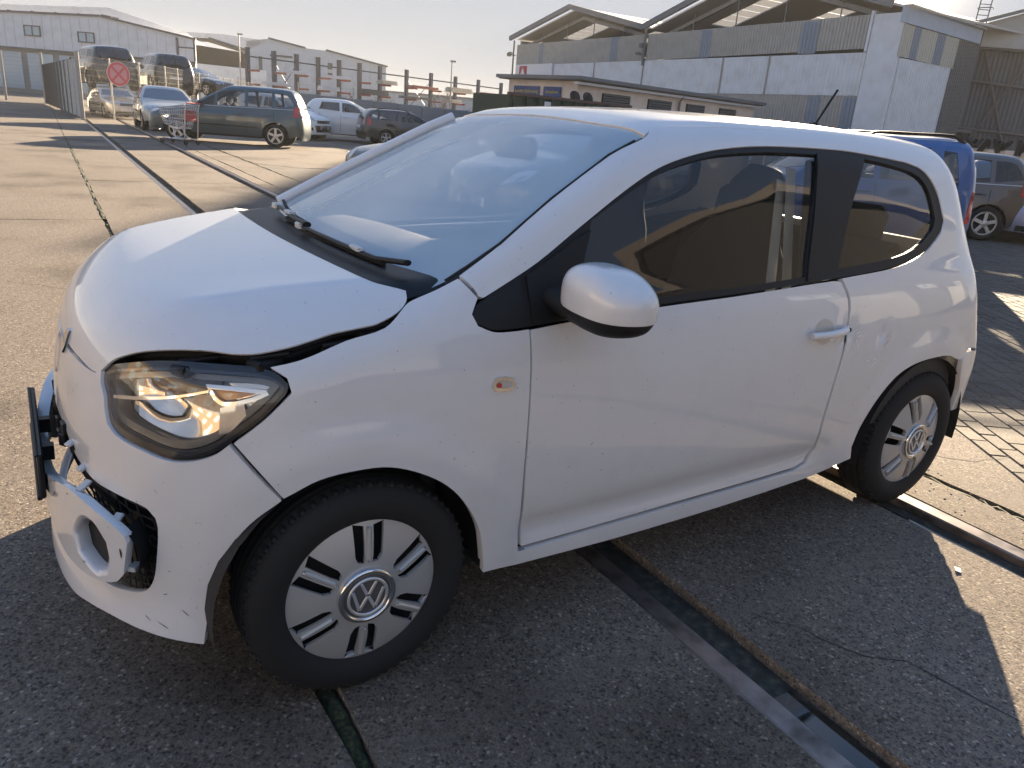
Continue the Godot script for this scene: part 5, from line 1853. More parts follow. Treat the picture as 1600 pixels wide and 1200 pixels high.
	both("door_window", skin_part(s, "s", Geometry2D.offset_polygon(gd, 0.008)[0], [], 0.05, -0.012), M.glass, car)
	both("quarter_window", skin_part(s, "s", Geometry2D.offset_polygon(gq, 0.008)[0], [], 0.05, -0.012), M.glass, car)
	var seam := pts([0.433, 0.938, 0.437, 0.938, 0.437, 1.065, 0.433, 1.065])
	both("window_seam", skin_part(s, "s", seam, [], 0.05, -0.0015), M.dark, car)
	var sash := pts([1.545, 1.0, 1.575, 1.0, 1.652, 1.2, 1.722, 1.398, 1.690, 1.398, 1.621, 1.2])
	both("window_channel", skin_part(s, "s", sash, [], 0.05, 0.001, 0.006), M.black, car)
	s.only = 2
	var wl := pts([0.07, 0.0, 0.08, 0.3, 0.108, 0.56, 0.150, 0.645, 0.20, 0.69, 0.264, 0.697, 0.393, 0.678, 0.577, 0.625, 0.80, 0.573, 0.938, 0.555, 0.917, 0.387, 0.917, 0.113, 0.92, 0.0])
	var wsl := smooth(mirrored(wl))
	var clear := smooth(mirrored(pts([0.17, 0.0, 0.18, 0.3, 0.225, 0.55, 0.295, 0.638, 0.393, 0.625, 0.577, 0.574, 0.777, 0.528, 0.87, 0.50, 0.872, 0.35, 0.872, 0.172, 0.87, 0.0])))
	for sg in [1.0, -1.0]:
		var hp := Heap.new()
		var l := []
		for q in [[0.235, 0.70], [0.30, 0.695], [0.393, 0.683], [0.577, 0.630], [0.80, 0.578], [0.90, 0.564]]:
			var p := s.hit("t", q[0], (q[1] - (0.0 if sg > 0 else 0.030)) * sg, 0.0 if sg > 0 else 0.008)
			l.append(p)
		hp.tube(l, 0.004 if sg > 0 else 0.020, -1.0, 10)
		part("pillar_edge", hp, M.dark if sg > 0 else M.white, car)
	part("windscreen", skin_part(s, "t", wsl, [], 0.05, -0.003), M.sky_haze, car)
	part("windscreen_border", skin_part(s, "t", wsl, [clear], 0.04, -0.009), M.frit, car)
	s.only = 0
	part("cowl", skin_part(s, "t", mirrored(pts([-0.06, 0.0, -0.05, 0.45, 0.0, 0.62, 0.12, 0.70, 0.24, 0.70, 0.22, 0.63, 0.19, 0.5, 0.16, 0.3, 0.15, 0.0])), [], 0.04, -0.012), M.black, car)
	# tail
	var gate := smooth(mirrored(pts([1.46, 0.0, 1.44, 0.35, 1.38, 0.50, 1.2, 0.57, 1.0, 0.60, 0.8, 0.58, 0.62, 0.54, 0.60, 0.0])))
	for i in gate.size():
		gate[i] = Vector2(gate[i].y, gate[i].x)
	var rw := smooth(pts([-0.5, 1.06, 0.5, 1.06, 0.53, 1.12, 0.45, 1.36, 0.38, 1.39, -0.38, 1.39, -0.45, 1.36, -0.53, 1.12]))
	part("tailgate", skin_part(s, "r", gate, [rw], 0.05, 0.0, 0.02), M.white, car)
	part("rear_window", skin_part(s, "r", rw, [], 0.1, -0.005), M.glass, car)
	both("tail_panel", skin_part(s, "r", smooth(pts([0.585, 0.8, 0.605, 1.0, 0.58, 1.15, 0.62, 1.15, 0.655, 1.0, 0.66, 0.8])), [], 0.05, -0.001), M.red, car)
	var rb := smooth(pts([2.885, 0.63, 2.76, 0.644, 2.68, 0.650, 2.63, 0.622, 2.64, 0.577, 2.69, 0.48, 2.705, 0.38, 2.76, 0.385, 2.88, 0.44]), 3, 35.0)
	both("bumper_corner", skin_part(s, "s", rb, [], 0.03, 0.0, 0.02), M.white, car)
	part("rear_bumper", skin_part(s, "r", pts([-0.63, 0.42, -0.55, 0.26, 0.55, 0.26, 0.63, 0.42, 0.63, 0.60, -0.63, 0.60]), [], 0.05, 0.0, 0.02), M.white, car)
	# under-structure
	var h := Heap.new()
	h.box(Vector3(1.2, 0.24, 0), Vector3(2.9, 0.05, 1.38))
	h.box(Vector3(1.2, 0.30, 0), Vector3(1.55, 0.10, 1.5))
	part("floor_pan", h, M.dark, car)
	h = Heap.new()
	h.box(Vector3(2.42, 0.24, 0), Vector3(0.14, 0.12, 1.2), Basis.IDENTITY, 0.03)
	part("rear_axle", h, M.dark, car)
	h = Heap.new()
	h.box(Vector3(2.68, 0.235, 0.1), Vector3(0.26, 0.17, 0.95), Basis.IDENTITY, 0.04)
	part("silencer", h, M.steel, car)
	h = Heap.new()
	h.box(Vector3(0.22, 0.66, 0), Vector3(0.04, 0.6, 1.36))
	h.box(Vector3(-0.1, 0.72, 0), Vector3(0.55, 0.14, 0.9), Basis.IDENTITY, 0.03)
	h.box(Vector3(-0.44, 0.42, 0), Vector3(0.03, 0.5, 1.0))
	part("engine_bay", h, M.dark, car)
	for w in [[-0.0, 0.2955], [2.405, 0.2955]]:
		for sg in [1.0, -1.0]:
			h = Heap.new()
			var rows := []
			for k in 19:
				var t := -0.15 + (PI + 0.3) * k / 18.0
				rows.append([Vector3(w[0] + cos(t) * 0.36, w[1] + sin(t) * 0.355, 0.795 * sg), Vector3(w[0] + cos(t) * 0.36, w[1] + sin(t) * 0.355, 0.52 * sg)])
			h.sheet(rows)
			h.box(Vector3(w[0], 0.48, 0.52 * sg), Vector3(0.66, 0.34, 0.01))
			part("wheel_arch_liner", h, M.dark, car)
	make_hero_front(s, car, lamp)
	make_hero_details(s, car)
	make_hero_cabin(s, car)
	for w in [[0.0, 1.0, -3.0], [2.42, 1.0, 14.0], [0.0, -1.0, 4.0], [2.42, -1.0, 20.0]]:
		var b := Basis(Vector3.UP, 0.0 if w[1] > 0 else PI)
		var wheel := Node3D.new()
		wheel.name = numbered("wheel", car)
		wheel.transform = Transform3D(b * Basis(Vector3(0, 0, 1), deg_to_rad(w[2])), Vector3(w[0], 0.2933, 0.715 * w[1]))
		car.add_child(wheel, true)
		make_wheel(wheel, 0.2933, 0.165, 0.2, true)

# a wheel facing +z, centred on the origin
func make_wheel(w: Node3D, r: float, width: float, rim: float, detailed: bool) -> void:
	var face := Basis(Vector3(1, 0, 0), PI / 2)  # lathe axis y becomes z
	var hw := width * 0.5
	var h := Heap.new()
	var prof := [Vector2(rim - 0.012, -hw + 0.01), Vector2(rim + 0.02, -hw), Vector2(r - 0.03, -hw), Vector2(r - 0.008, -hw + 0.02), Vector2(r, -hw + 0.045)]
	if detailed:
		for g in [-0.03, 0.0, 0.03]:
			prof.append_array([Vector2(r + 0.001, g - 0.005), Vector2(r - 0.007, g - 0.004), Vector2(r - 0.007, g + 0.004), Vector2(r + 0.001, g + 0.005)])
	prof.append_array([Vector2(r, hw - 0.045), Vector2(r - 0.008, hw - 0.018), Vector2(r - 0.022, hw - 0.003), Vector2(r - 0.045, hw + 0.003), Vector2(rim + 0.03, hw + 0.004), Vector2(rim + 0.012, hw), Vector2(rim, hw - 0.006), Vector2(rim - 0.012, hw - 0.02)])
	h.turned(prof, Vector3.ZERO, face, 64)
	var tyre := part("tyre", h, M.rubber, w)
	if detailed:
		h = Heap.new()
		for k in 64:
			for sg in [-1.0, 1.0]:
				var t: float = TAU * (k + (0.5 if sg < 0 else 0.0)) / 64
				var b := Basis(Vector3(0, 0, 1), t)
				h.box(b * Vector3(r - 0.0130, 0, sg * (hw - 0.034)), Vector3(0.024, 0.019, 0.040), b, 0.005)
		tag(part("tread_block", h, M.rubber, tyre), "", "", "", "stuff")
	var z := hw - 0.016
	if not detailed:
		return
	h = Heap.new()
	h.turned([Vector2(0.001, z - 0.035), Vector2(rim - 0.02, z - 0.045), Vector2(rim - 0.005, z - 0.01)], Vector3.ZERO, face, 32)
	part("steel_wheel", h, M.dark, w)
	# cover with six pairs of slots
	var slots := []
	for k in 6:
		var b := Transform2D(TAU * k / 6 + PI / 2, Vector2.ZERO)
		for sg in [1.0, -1.0]:
			var q := pts([0.088, 0.0105, 0.184, 0.0125, 0.190, 0.041, 0.108, 0.035, 0.092, 0.026])
			for i in q.size():
				q[i] = b * Vector2(q[i].x, q[i].y * sg)
			slots.append(q)
	var dome := func(x: float, y: float) -> Vector3:
		var l := sqrt(x * x + y * y)
		return Vector3(x, y, z + 0.030 - 0.028 * pow(l / rim, 2.6) - (0.006 * smoothstep(0.10, 0.085, l)))
	var nrm := func(p: Vector3) -> Vector3:
		var l := sqrt(p.x * p.x + p.y * p.y)
		var sl := 0.028 * 2.6 * pow(l / rim, 1.6) / rim
		return Vector3(p.x / maxf(l, 1e-4) * sl, p.y / maxf(l, 1e-4) * sl, 1.0).normalized()
	var cover := part("wheel_cover", cut(disc(Vector2.ZERO, rim, rim, 72), slots, 0.022, dome, nrm, 0.016, 0.003), M.cap, w)
	h = Heap.new()
	for k in 6:
		var t := TAU * k / 6 + PI / 2
		var b := Basis(Vector3(0, 0, 1), t)
		h.box(b * Vector3(0.139, 0, z + 0.0185), Vector3(0.09, 0.0125, 0.012), b * Basis(Vector3(0, 1, 0), 0.16), 0.004)
	tag(part("cover_spoke", h, M.cap, cover), "", "", "", "stuff")
	h = Heap.new()
	h.turned([Vector2(0.076, z + 0.015), Vector2(0.076, z + 0.031), Vector2(0.072, z + 0.035), Vector2(0.066, z + 0.0355), Vector2(0.062, z + 0.032), Vector2(0.060, z + 0.028)], Vector3.ZERO, face, 48)
	part("centre_ring", h, M.chrome, cover)
	h = Heap.new()
	h.turned([Vector2(0.0605, z + 0.0285), Vector2(0.05, z + 0.0305), Vector2(0.03, z + 0.0315), Vector2(0.0005, z + 0.032)], Vector3.ZERO, face, 48)
	part("centre_cap", h, M.hub, cover)
	part("emblem", emblem(0.054, 0.0075, Vector3(0, 0, z + 0.0325)), M.satin, cover)

# a ringed V over a W
func emblem(r: float, t: float, at: Vector3) -> Heap:
	var h := Heap.new()
	var ring := disc(Vector2.ZERO, r, r, 40)
	h.turned([Vector2(r, 0), Vector2(r, 0.0035), Vector2(r - t * 0.5, 0.005), Vector2(r - t, 0.0035), Vector2(r - t, 0)], at, Basis(Vector3(1, 0, 0), PI / 2), 40)
	var strokes := [[-0.42, 0.86, -0.06, 0.14], [0.42, 0.86, 0.06, 0.14], [-0.86, 0.42, -0.44, -0.74], [0.86, 0.42, 0.44, -0.74], [-0.44, -0.74, -0.03, 0.02], [0.44, -0.74, 0.03, 0.02]]
	for q in strokes:
		var a := Vector2(q[0], q[1]) * (r - t)
		var b := Vector2(q[2], q[3]) * (r - t)
		var c := (a + b) * 0.5
		h.box(at + Vector3(c.x, c.y, 0.0015), Vector3((b - a).length(), t * 1.1, 0.004), Basis(Vector3(0, 0, 1), (b - a).angle()), 0.001)
	return h
func make_hero_front(s: Shell, car: Node3D, lamp: PackedVector2Array) -> void:
	# headlamps: glass cover over a chromed shell, a round bowl and an indicator box
	for side in [0, 1]:
		var hl := Node3D.new()
		hl.name = numbered("headlight", car)
		car.add_child(hl, true)
		var put := func(called: String, h: Heap, m: Material) -> void:
			part(called, h if side == 0 else h.flipped_z(), m, hl)
		var lens_line: PackedVector2Array = inset(lamp, 0.004)
		put.call("lens", skin_part(s, "c", lens_line, [], 0.03, -0.001, 0.0), M.clear)
		put.call("housing", skin_part(s, "c", lamp, [], 0.05, -0.13, 0.0), M.dark)
		put.call("gasket", skin_part(s, "c", Geometry2D.offset_polygon(lamp, 0.006)[0], [inset(lamp, 0.012)], 0.04, -0.008, 0.12), M.gloss)
		var band: PackedVector2Array = inset(lamp, 0.013)
		var inner: PackedVector2Array = inset(lamp, 0.030)
		put.call("bezel", skin_part(s, "c", band, [inner], 0.03, -0.022, 0.03), M.lampgrey)
		var shell := cut(inset(lamp, 0.014), [], 0.02, func(u, v): return s.hit("c", u, v, -0.045 - 0.055 * exp(-pow((u - 0.98) / 0.15, 2.0) - pow((v - 0.775) / 0.06, 2.0))), func(p): return s.normal(p))
		relax(shell)
		put.call("reflector", shell, M.shell)
		var h := Heap.new()
		var c3: Vector3 = s.hit("c", 0.985, 0.785, -0.075)
		var ax := Vector3(-0.80, 0.02, 0.60).normalized()
		var bs := Basis(ax.cross(Vector3.UP).normalized(), ax, ax.cross(Vector3.UP).normalized().cross(ax))
		h.turned([Vector2(0.001, 0.012), Vector2(0.010, 0.010), Vector2(0.014, 0.0), Vector2(0.014, -0.03)], c3, bs, 20)
		put.call("bulb_shield", h, M.steel)
		var dark := smooth(pts([0.93, 0.852, 1.03, 0.858, 1.16, 0.862, 1.18, 0.83, 1.13, 0.815, 1.05, 0.82]), 3)
		put.call("lamp_shade", skin_part(s, "c", dark, [], 0.03, -0.03, 0.02), M.gloss)
		# indicator: a chrome rimmed wedge towards the outer top corner
		var wedge := smooth(pts([1.130, 0.843, 1.203, 0.843, 1.295, 0.838, 1.302, 0.828, 1.262, 0.814, 1.185, 0.800, 1.155, 0.812]), 3)
		put.call("indicator_box", skin_part(s, "c", wedge, [inset(wedge, 0.009)], 0.03, -0.016, 0.03), M.chrome)
		put.call("indicator_lens", skin_part(s, "c", inset(wedge, 0.010), [], 0.03, -0.028, 0.0), M.amber)
		var leg := pts([1.170, 0.795, 1.235, 0.808, 1.240, 0.781, 1.195, 0.743, 1.165, 0.735])
		put.call("side_light", skin_part(s, "c", smooth(leg, 3), [], 0.03, -0.02, 0.03), M.chrome)
		var lip := smooth(pts([0.770, 0.767, 0.85, 0.781, 0.95, 0.797, 1.05, 0.814, 1.14, 0.833, 1.14, 0.828, 1.05, 0.808, 0.95, 0.790, 0.85, 0.773, 0.770, 0.760]), 2)
		put.call("chrome_strip", skin_part(s, "c", lip, [], 0.03, -0.012, 0.02), M.chrome)
	# dark structure that shows in the gap between bonnet, lamp and fender
	var gap := pts([0.70, 0.80, 0.80, 0.845, 0.95, 0.87, 1.142, 0.886, 1.32, 0.882, 1.44, 0.91, 1.52, 0.93, 1.62, 0.96, 1.72, 1.0, 1.70, 1.03, 1.56, 1.0, 1.40, 0.96, 1.2, 0.94, 0.95, 0.93, 0.78, 0.88])
	both("wing_rail", skin_part(s, "c", gap, [], 0.04, -0.045, 0.05), M.dark, car)
	for sg in [1.0, -1.0]:
		var h := Heap.new()
		for q in [[-0.33, 0.872, 0.615, 0.09], [-0.20, 0.893, 0.70, 0.07], [-0.05, 0.915, 0.725, 0.05], [0.04, 0.945, 0.715, 0.06]]:
			h.box(Vector3(q[0], q[1] - 0.01, q[2] * sg), Vector3(q[3], 0.025, 0.05), Basis(Vector3.UP, 0.5 * sg), 0.006)
			h.tube([Vector3(q[0] - 0.03, q[1] + 0.004, q[2] * sg), Vector3(q[0] + 0.05, q[1] + 0.012, (q[2] + 0.01) * sg)], 0.007)
		tag(part("wing_bracket", h, M.black, car), "", "", "", "stuff")
	# the hole behind the low opening: liner, mesh and broken clips
	var mouth := smooth(mirrored(pts([0.64, 0.0, 0.64, 0.45, 0.57, 0.75, 0.565, 0.97, 0.54, 1.01, 0.42, 1.0, 0.345, 0.98, 0.30, 0.9, 0.27, 0.7, 0.25, 0.4, 0.25, 0.0])))
	for i in mouth.size():
		mouth[i] = Vector2(mouth[i].y, mouth[i].x)
	part("opening_liner", skin_part(s, "c", mouth, [], 0.05, -0.10, 0.0), M.dark, car)
	var hm := Heap.new()
	var put_bar := func(u0: float, v0: float, u1: float, v1: float, off: float, r: float) -> void:
		var l := []
		for k in 5:
			var t := k / 4.0
			l.append(s.hit("c", lerpf(u0, u1, t), lerpf(v0, v1, t), off))
		hm.tube(l, r, r, 5)
	for sg in [1.0, -1.0]:
		for k in 9:
			put_bar.call((0.47 + 0.058 * k) * sg, 0.555 - 0.002 * k, (0.62 + 0.045 * k) * sg, 0.44, -0.022, 0.0022)
		for k in 6:
			put_bar.call((0.43 + 0.01 * k) * sg, 0.575 - k * 0.024, 0.985 * sg, 0.545 - k * 0.022, -0.022, 0.0026)
		for k in 6:
			put_bar.call((0.80 + 0.02 * k) * sg, 0.30 + 0.022 * k, 0.965 * sg, 0.31 + 0.02 * k, -0.022, 0.0024)
			put_bar.call((0.83 + 0.03 * k) * sg, 0.295, (0.80 + 0.03 * k) * sg, 0.42, -0.022, 0.0022)
	tag(part("grille_mesh", hm, M.trim, car), "", "", "", "stuff")
	var hb := Heap.new()
	var bar := []
	for k in 13:
		bar.append(s.hit("c", -0.8 + 1.6 * k / 12.0, 0.50, -0.05))
	hb.tube(bar, 0.035, 0.035, 8)
	part("crash_bar", hb, M.black, car)
	var rg := RandomNumberGenerator.new()
	rg.seed = 5
	hb = Heap.new()
	for k in 22:
		var u := -0.55 + 1.05 * k / 21.0
		var p: Vector3 = s.hit("c", u, 0.565 + rg.randf_range(-0.03, 0.035), -0.015 + rg.randf_range(-0.02, 0.01))
		hb.box(p, Vector3(0.03, rg.randf_range(0.012, 0.035), rg.randf_range(0.012, 0.04)), Basis(Vector3.UP, u + rg.randf_range(-0.4, 0.4)), 0.003)
	part("broken_clip", hb, M.black, car)
	hb = Heap.new()
	for q in [[0.66, 0.535, 0.02], [0.845, 0.505, 0.02], [0.60, 0.56, 0.0], [0.47, 0.59, 0.0]]:
		hb.box(s.hit("c", q[0], q[1], q[2]), Vector3(0.035, 0.008, 0.02), Basis(Vector3.UP, q[0]) * Basis(Vector3(0, 0, 1), 0.4), 0.002)
	hb.box(s.hit("c", 0.905, 0.40, 0.02), Vector3(0.03, 0.012, 0.02), Basis(Vector3.UP, 0.9), 0.002)
	part("broken_tab", hb, M.tab, car)
	# torn lower trim with the fog lamp surrounds, hanging out of its place
	var torn := Node3D.new()
	torn.name = "bumper_trim"
	car.add_child(torn)
	var tl := [0.0, 0.40, 0.2, 0.40, 0.33, 0.39, 0.42, 0.365, 0.52, 0.338, 0.66, 0.332, 0.764, 0.341, 0.857, 0.366, 0.892, 0.395, 0.914, 0.479, 0.907, 0.496, 0.877, 0.510, 0.796, 0.525, 0.692, 0.535, 0.6, 0.53, 0.5, 0.515, 0.4, 0.50, 0.25, 0.478, 0.0, 0.462]
	var half := smooth(pts(tl), 4, 35.0)
	var ring := smooth(pts([0.635, 0.430, 0.70, 0.487, 0.775, 0.494, 0.832, 0.460, 0.842, 0.41, 0.825, 0.372, 0.765, 0.352, 0.66, 0.375]))
	var fog := PackedVector2Array()
	for p in ring:
		fog.append(Vector2(0.752, 0.424) + (p - Vector2(0.75, 0.424)) * 0.84)
	var near := cut(half, [ring], 0.03, func(u, v): return s.hit("c", u, v, 0.05), func(p): return s.normal(p), 0.03, 0.012)
	var cone := Heap.new()
	var rows := [[], [], []]
	for k in ring.size():
		var a: Vector3 = s.hit("c", ring[k].x, ring[k].y, 0.05)
		var b: Vector3 = s.hit("c", fog[k].x, fog[k].y, 0.044)
		rows[0].append(a)
		rows[1].append(b)
		rows[2].append(s.hit("c", fog[k].x, fog[k].y, 0.012))
	cone.sheet(rows, true)
	both("trim_shell", near, M.white, torn)
	both("fog_lamp_ring", cone, M.white, torn)
	both("fog_lamp_blank", skin_part(s, "c", Geometry2D.offset_polygon(fog, 0.006)[0], [], 0.04, 0.016), M.dark, torn)
	hb = Heap.new()
	var cup := []
	for k in 7:
		var t := PI * k / 6.0 - PI / 2
		cup.append([s.hit("c", 0.885 + 0.055 * cos(t), 0.435 + 0.06 * sin(t), 0.035), s.hit("c", 0.885 + 0.045 * cos(t), 0.435 + 0.06 * sin(t), -0.03)])
	hb.sheet(cup)
	part("lamp_cup", hb, M.trim, torn)
	# chipped paint on the trim edge and scuffs on the bumper
	hb = Heap.new()
	for q in [[0.45, 0.50, 0.03, 0.006, 0.9, 0.0515], [0.50, 0.515, 0.022, 0.008, 0.5, 0.0515], [0.48, 0.475, 0.03, 0.007, 0.8, 0.0515], [0.70, 0.365, 0.012, 0.007, 0.3, 0.0515], [0.89, 0.45, 0.008, 0.03, 0.1, 0.0515], [0.62, 0.517, 0.02, 0.004, 0.2, 0.0515], [0.98, 0.255, 0.05, 0.002, -0.3, 0.0012], [0.93, 0.262, 0.03, 0.002, -0.5, 0.0012], [0.99, 0.335, 0.02, 0.003, 0.3, 0.0012], [1.01, 0.40, 0.012, 0.002, 0.1, 0.0012], [1.05, 0.295, 0.03, 0.002, -0.6, 0.0012], [0.47, 0.72, 0.03, 0.002, 0.8, 0.0012], [0.40, 0.70, 0.035, 0.002, 0.9, 0.0012], [0.52, 0.745, 0.04, 0.0015, 0.7, 0.0012]]:
		var nrm := func(p): return s.normal(p)
		var poly := PackedVector2Array()
		for k in 9:
			var t := TAU * k / 9.0
			var r := rg.randf_range(0.55, 1.0)
			poly.append(Vector2(q[0], q[1]) + Vector2(cos(t) * q[2] * 0.5 * r, sin(t) * q[3] * 0.5 * r).rotated(q[4]))
		var c := cut(poly, [], 0.02, func(u, v): return s.hit("c", u, v, q[5]), nrm)
		for i in c.ix.size():
			hb.ix.append(c.ix[i] + hb.v.size())
		hb.v.append_array(c.v)
		hb.n.append_array(c.n)
		hb.uv.append_array(c.uv)
	tag(part("paint_chip", hb, M.trim, car), "", "", "", "stuff")
	# loose number plate holder without a plate
	var ph := Node3D.new()
	ph.name = "number_plate_holder"
	car.add_child(ph)
	ph.transform = Transform3D(Basis(Vector3(0, 0, 1), -0.04), Vector3(-0.640, 0.495, 0.0))
	hb = Heap.new()
	hb.box(Vector3.ZERO, Vector3(0.014, 0.12, 0.53), Basis.IDENTITY, 0.004)
	part("holder_plate", hb, M.black, ph)
	hb = Heap.new()
	hb.box(Vector3(-0.008, -0.058, 0), Vector3(0.012, 0.012, 0.53), Basis.IDENTITY, 0.003)
	hb.box(Vector3(-0.008, 0.058, 0), Vector3(0.008, 0.006, 0.53), Basis.IDENTITY, 0.002)
	part("holder_rim", hb, M.trim, ph)
	hb = Heap.new()
	hb.box(Vector3(0.02, 0.0, 0.1), Vector3(0.03, 0.04, 0.03))
	hb.box(Vector3(0.02, 0.0, -0.1), Vector3(0.03, 0.04, 0.03))
	tag(part("holder_bracket", hb, M.black, ph), "", "", "", "stuff")
	# what is left of the badge: a chrome shard and the empty seat below it
	hb = Heap.new()
	var seat := cut(disc(Vector2(0.03, 0.742), 0.088, 0.052, 32), [disc(Vector2(0.03, 0.742), 0.080, 0.047, 32)], 0.02, func(u, v): return s.hit("c", u, v, 0.0012), func(p): return s.normal(p))
	part("badge_seat", seat, M.grey, car)
	var shard := cut(smooth(pts([0.20, 0.812, 0.245, 0.84, 0.285, 0.838, 0.275, 0.80, 0.235, 0.775]), 3), [], 0.02, func(u, v): return s.hit("c", u, v, 0.006), func(p): return s.normal(p), 0.006)
	part("badge_shard", shard, M.chrome, car)

func make_hero_details(s: Shell, car: Node3D) -> void:
	# mirrors
	for sg in [1.0, -1.0]:
		var mir := Node3D.new()
		mir.name = numbered("mirror", car)
		car.add_child(mir, true)
		var c := Vector3(0.552, 1.033, 0.925 * sg)
		var body := func(lo: float, hi: float, grow: float) -> Heap:
			var rows := []
			for i in 15:
				var phi: float = lerpf(lo, hi, i / 14.0) * PI / 2
				var t: float = signf(phi) * pow(absf(sin(phi)), 0.72)
				var w: float = pow(maxf(cos(phi), 0.0), 0.62)
				var row := []
				for k in 36:
					var a := TAU * k / 36.0
					var px := cos(a)
					var pz := sin(a)
					var e := 3.2
					var q := pow(pow(absf(px), e) + pow(absf(pz), e), -1.0 / e)
					var slim := lerpf(1.0, 0.86, smoothstep(0.2, -1.0, px * q))
					var top := t * 0.080 * (lerpf(1.0, 0.70, smoothstep(0.1, 1.0, pz * q * w)) if t > 0 else lerpf(1.0, 0.85, smoothstep(-0.1, -1.0, pz * q * w)))
					row.append(c + Vector3(px * q * w * 0.088 * grow + 0.004, top * grow - 0.004 * pz * w, pz * q * w * 0.132 * slim * grow * sg))
				rows.append(row)
			var h := Heap.new()
			h.sheet(rows, true)
			for i in h.n.size():
				if h.n[i].dot(h.v[i] - c) < 0:
					h.n[i] = -h.n[i]
			h.ix = h.ix
			return h
		var cap: Heap = body.call(-0.16, 0.9995, 1.0)
		var base: Heap = body.call(-0.9995, -0.12, 0.985)
		part("mirror_cap", retri(cap), M.white, mir)
		part("mirror_underside", retri(base), M.trim, mir)
		var h := Heap.new()
		h.box(c + Vector3(0.086, 0.0, 0.0), Vector3(0.006, 0.07, 0.13), Basis.IDENTITY, 0.002)
		part("mirror_glass", h, M.chrome, mir)
		h = Heap.new()
		h.tube([Vector3(0.535, 1.0, 0.74 * sg), Vector3(0.54, 0.99, 0.80 * sg), Vector3(0.55, 0.975, 0.86 * sg)], 0.055, 0.045, 12, 0.6)
		part("mirror_stalk", h, M.trim, mir)
		var foot := skin_part(s, "s", smooth(pts([0.445, 0.945, 0.445, 1.058, 0.60, 1.135, 0.665, 1.165, 0.605, 1.03, 0.585, 0.957]), 3, 30.0), [], 0.04, 0.004, 0.01)
		part("mirror_foot", foot if sg > 0 else foot.flipped_z(), M.black, mir)
		# side indicator
		var si := smooth(pts([0.316, 0.805, 0.325, 0.822, 0.352, 0.825, 0.378, 0.818, 0.386, 0.802, 0.378, 0.789, 0.352, 0.786, 0.325, 0.791]))
		var rim := skin_part(s, "s", si, [inset(si, 0.009)], 0.03, 0.006, 0.007)
		part("indicator_rim", rim if sg > 0 else rim.flipped_z(), M.chrome, car)
		var il := skin_part(s, "s", inset(si, 0.006), [], 0.03, 0.003, 0.0)
		part("side_indicator", il if sg > 0 else il.flipped_z(), M.sidelens, car)
		var dot := skin_part(s, "s", disc(Vector2(0.338, 0.802), 0.008, 0.008, 16), [], 0.03, 0.0042, 0.0)
		part("indicator_bulb", dot if sg > 0 else dot.flipped_z(), M.red, car)
		# door handle over a flat disc, darkened to paint the shade of a hollow
		var cupd := skin_part(s, "s", disc(Vector2(1.625, 0.832), 0.052, 0.043, 28), [], 0.02, 0.0012, 0.0)
		part("handle_hollow_shade", cupd if sg > 0 else cupd.flipped_z(), M.hollow_shade, car)
		h = Heap.new()
		var l := []
		for k in 11:
			var t := k / 10.0
			var p: Vector3 = s.hit("s", lerpf(1.535, 1.73, t), 0.829 + 0.008 * t, 0.006 + 0.030 * pow(sin(PI * clampf(t * 0.9 + 0.08, 0, 1)), 0.5))
			l.append(Vector3(p.x, p.y, p.z * sg))
		h.tube(l, 0.0125, 0.0135, 10)
		part("door_handle", h, M.white, car)
		h = Heap.new()
		h.turned([Vector2(0.001, 0.007), Vector2(0.007, 0.006), Vector2(0.009, 0.0)], Vector3(1.722, 0.838, s.hit("s", 1.722, 0.838, 0.028).z * sg), Basis(Vector3(1, 0, 0), PI / 2 * sg), 16)
		part("door_lock", h, M.black, car)
	# scratches where door and quarter panel were struck
	var rg := RandomNumberGenerator.new()
	rg.seed = 21
	var hs := Heap.new()
	for q in [[1.70, 0.80, 0.10, 14], [1.80, 0.80, 0.10, 16], [1.99, 0.77, 0.10, 10], [1.93, 0.70, 0.06, 6], [1.78, 0.87, 0.05, 5]]:
		for k in q[3]:
			var a := rg.randf_range(0, TAU)
			var p: Vector2 = Vector2(q[0], q[1]) + Vector2(cos(a), sin(a)) * rg.randf_range(0.01, 0.03)
			var d: Vector2 = (Vector2(cos(a), sin(a)) if k % 3 else Vector2(0.6, 0.5)).rotated(rg.randf_range(-0.4, 0.4)) * rg.randf_range(0.2, 0.6) * q[2]
			if p.x < 1.768 and p.x + d.x > 1.745:
				continue
			var w: Vector2 = d.orthogonal().normalized() * rg.randf_range(0.0006, 0.0016)
			hs.quad(s.hit("s", p.x - w.x, p.y - w.y, 0.0012), s.hit("s", p.x + d.x, p.y + d.y, 0.0012), s.hit("s", p.x + d.x + w.x, p.y + d.y + w.y, 0.0012), s.hit("s", p.x + w.x, p.y + w.y, 0.0012), s.normal(s.hit("s", p.x, p.y)))
	tag(part("scratch", hs, M.scratch, car), "", "", "", "stuff")
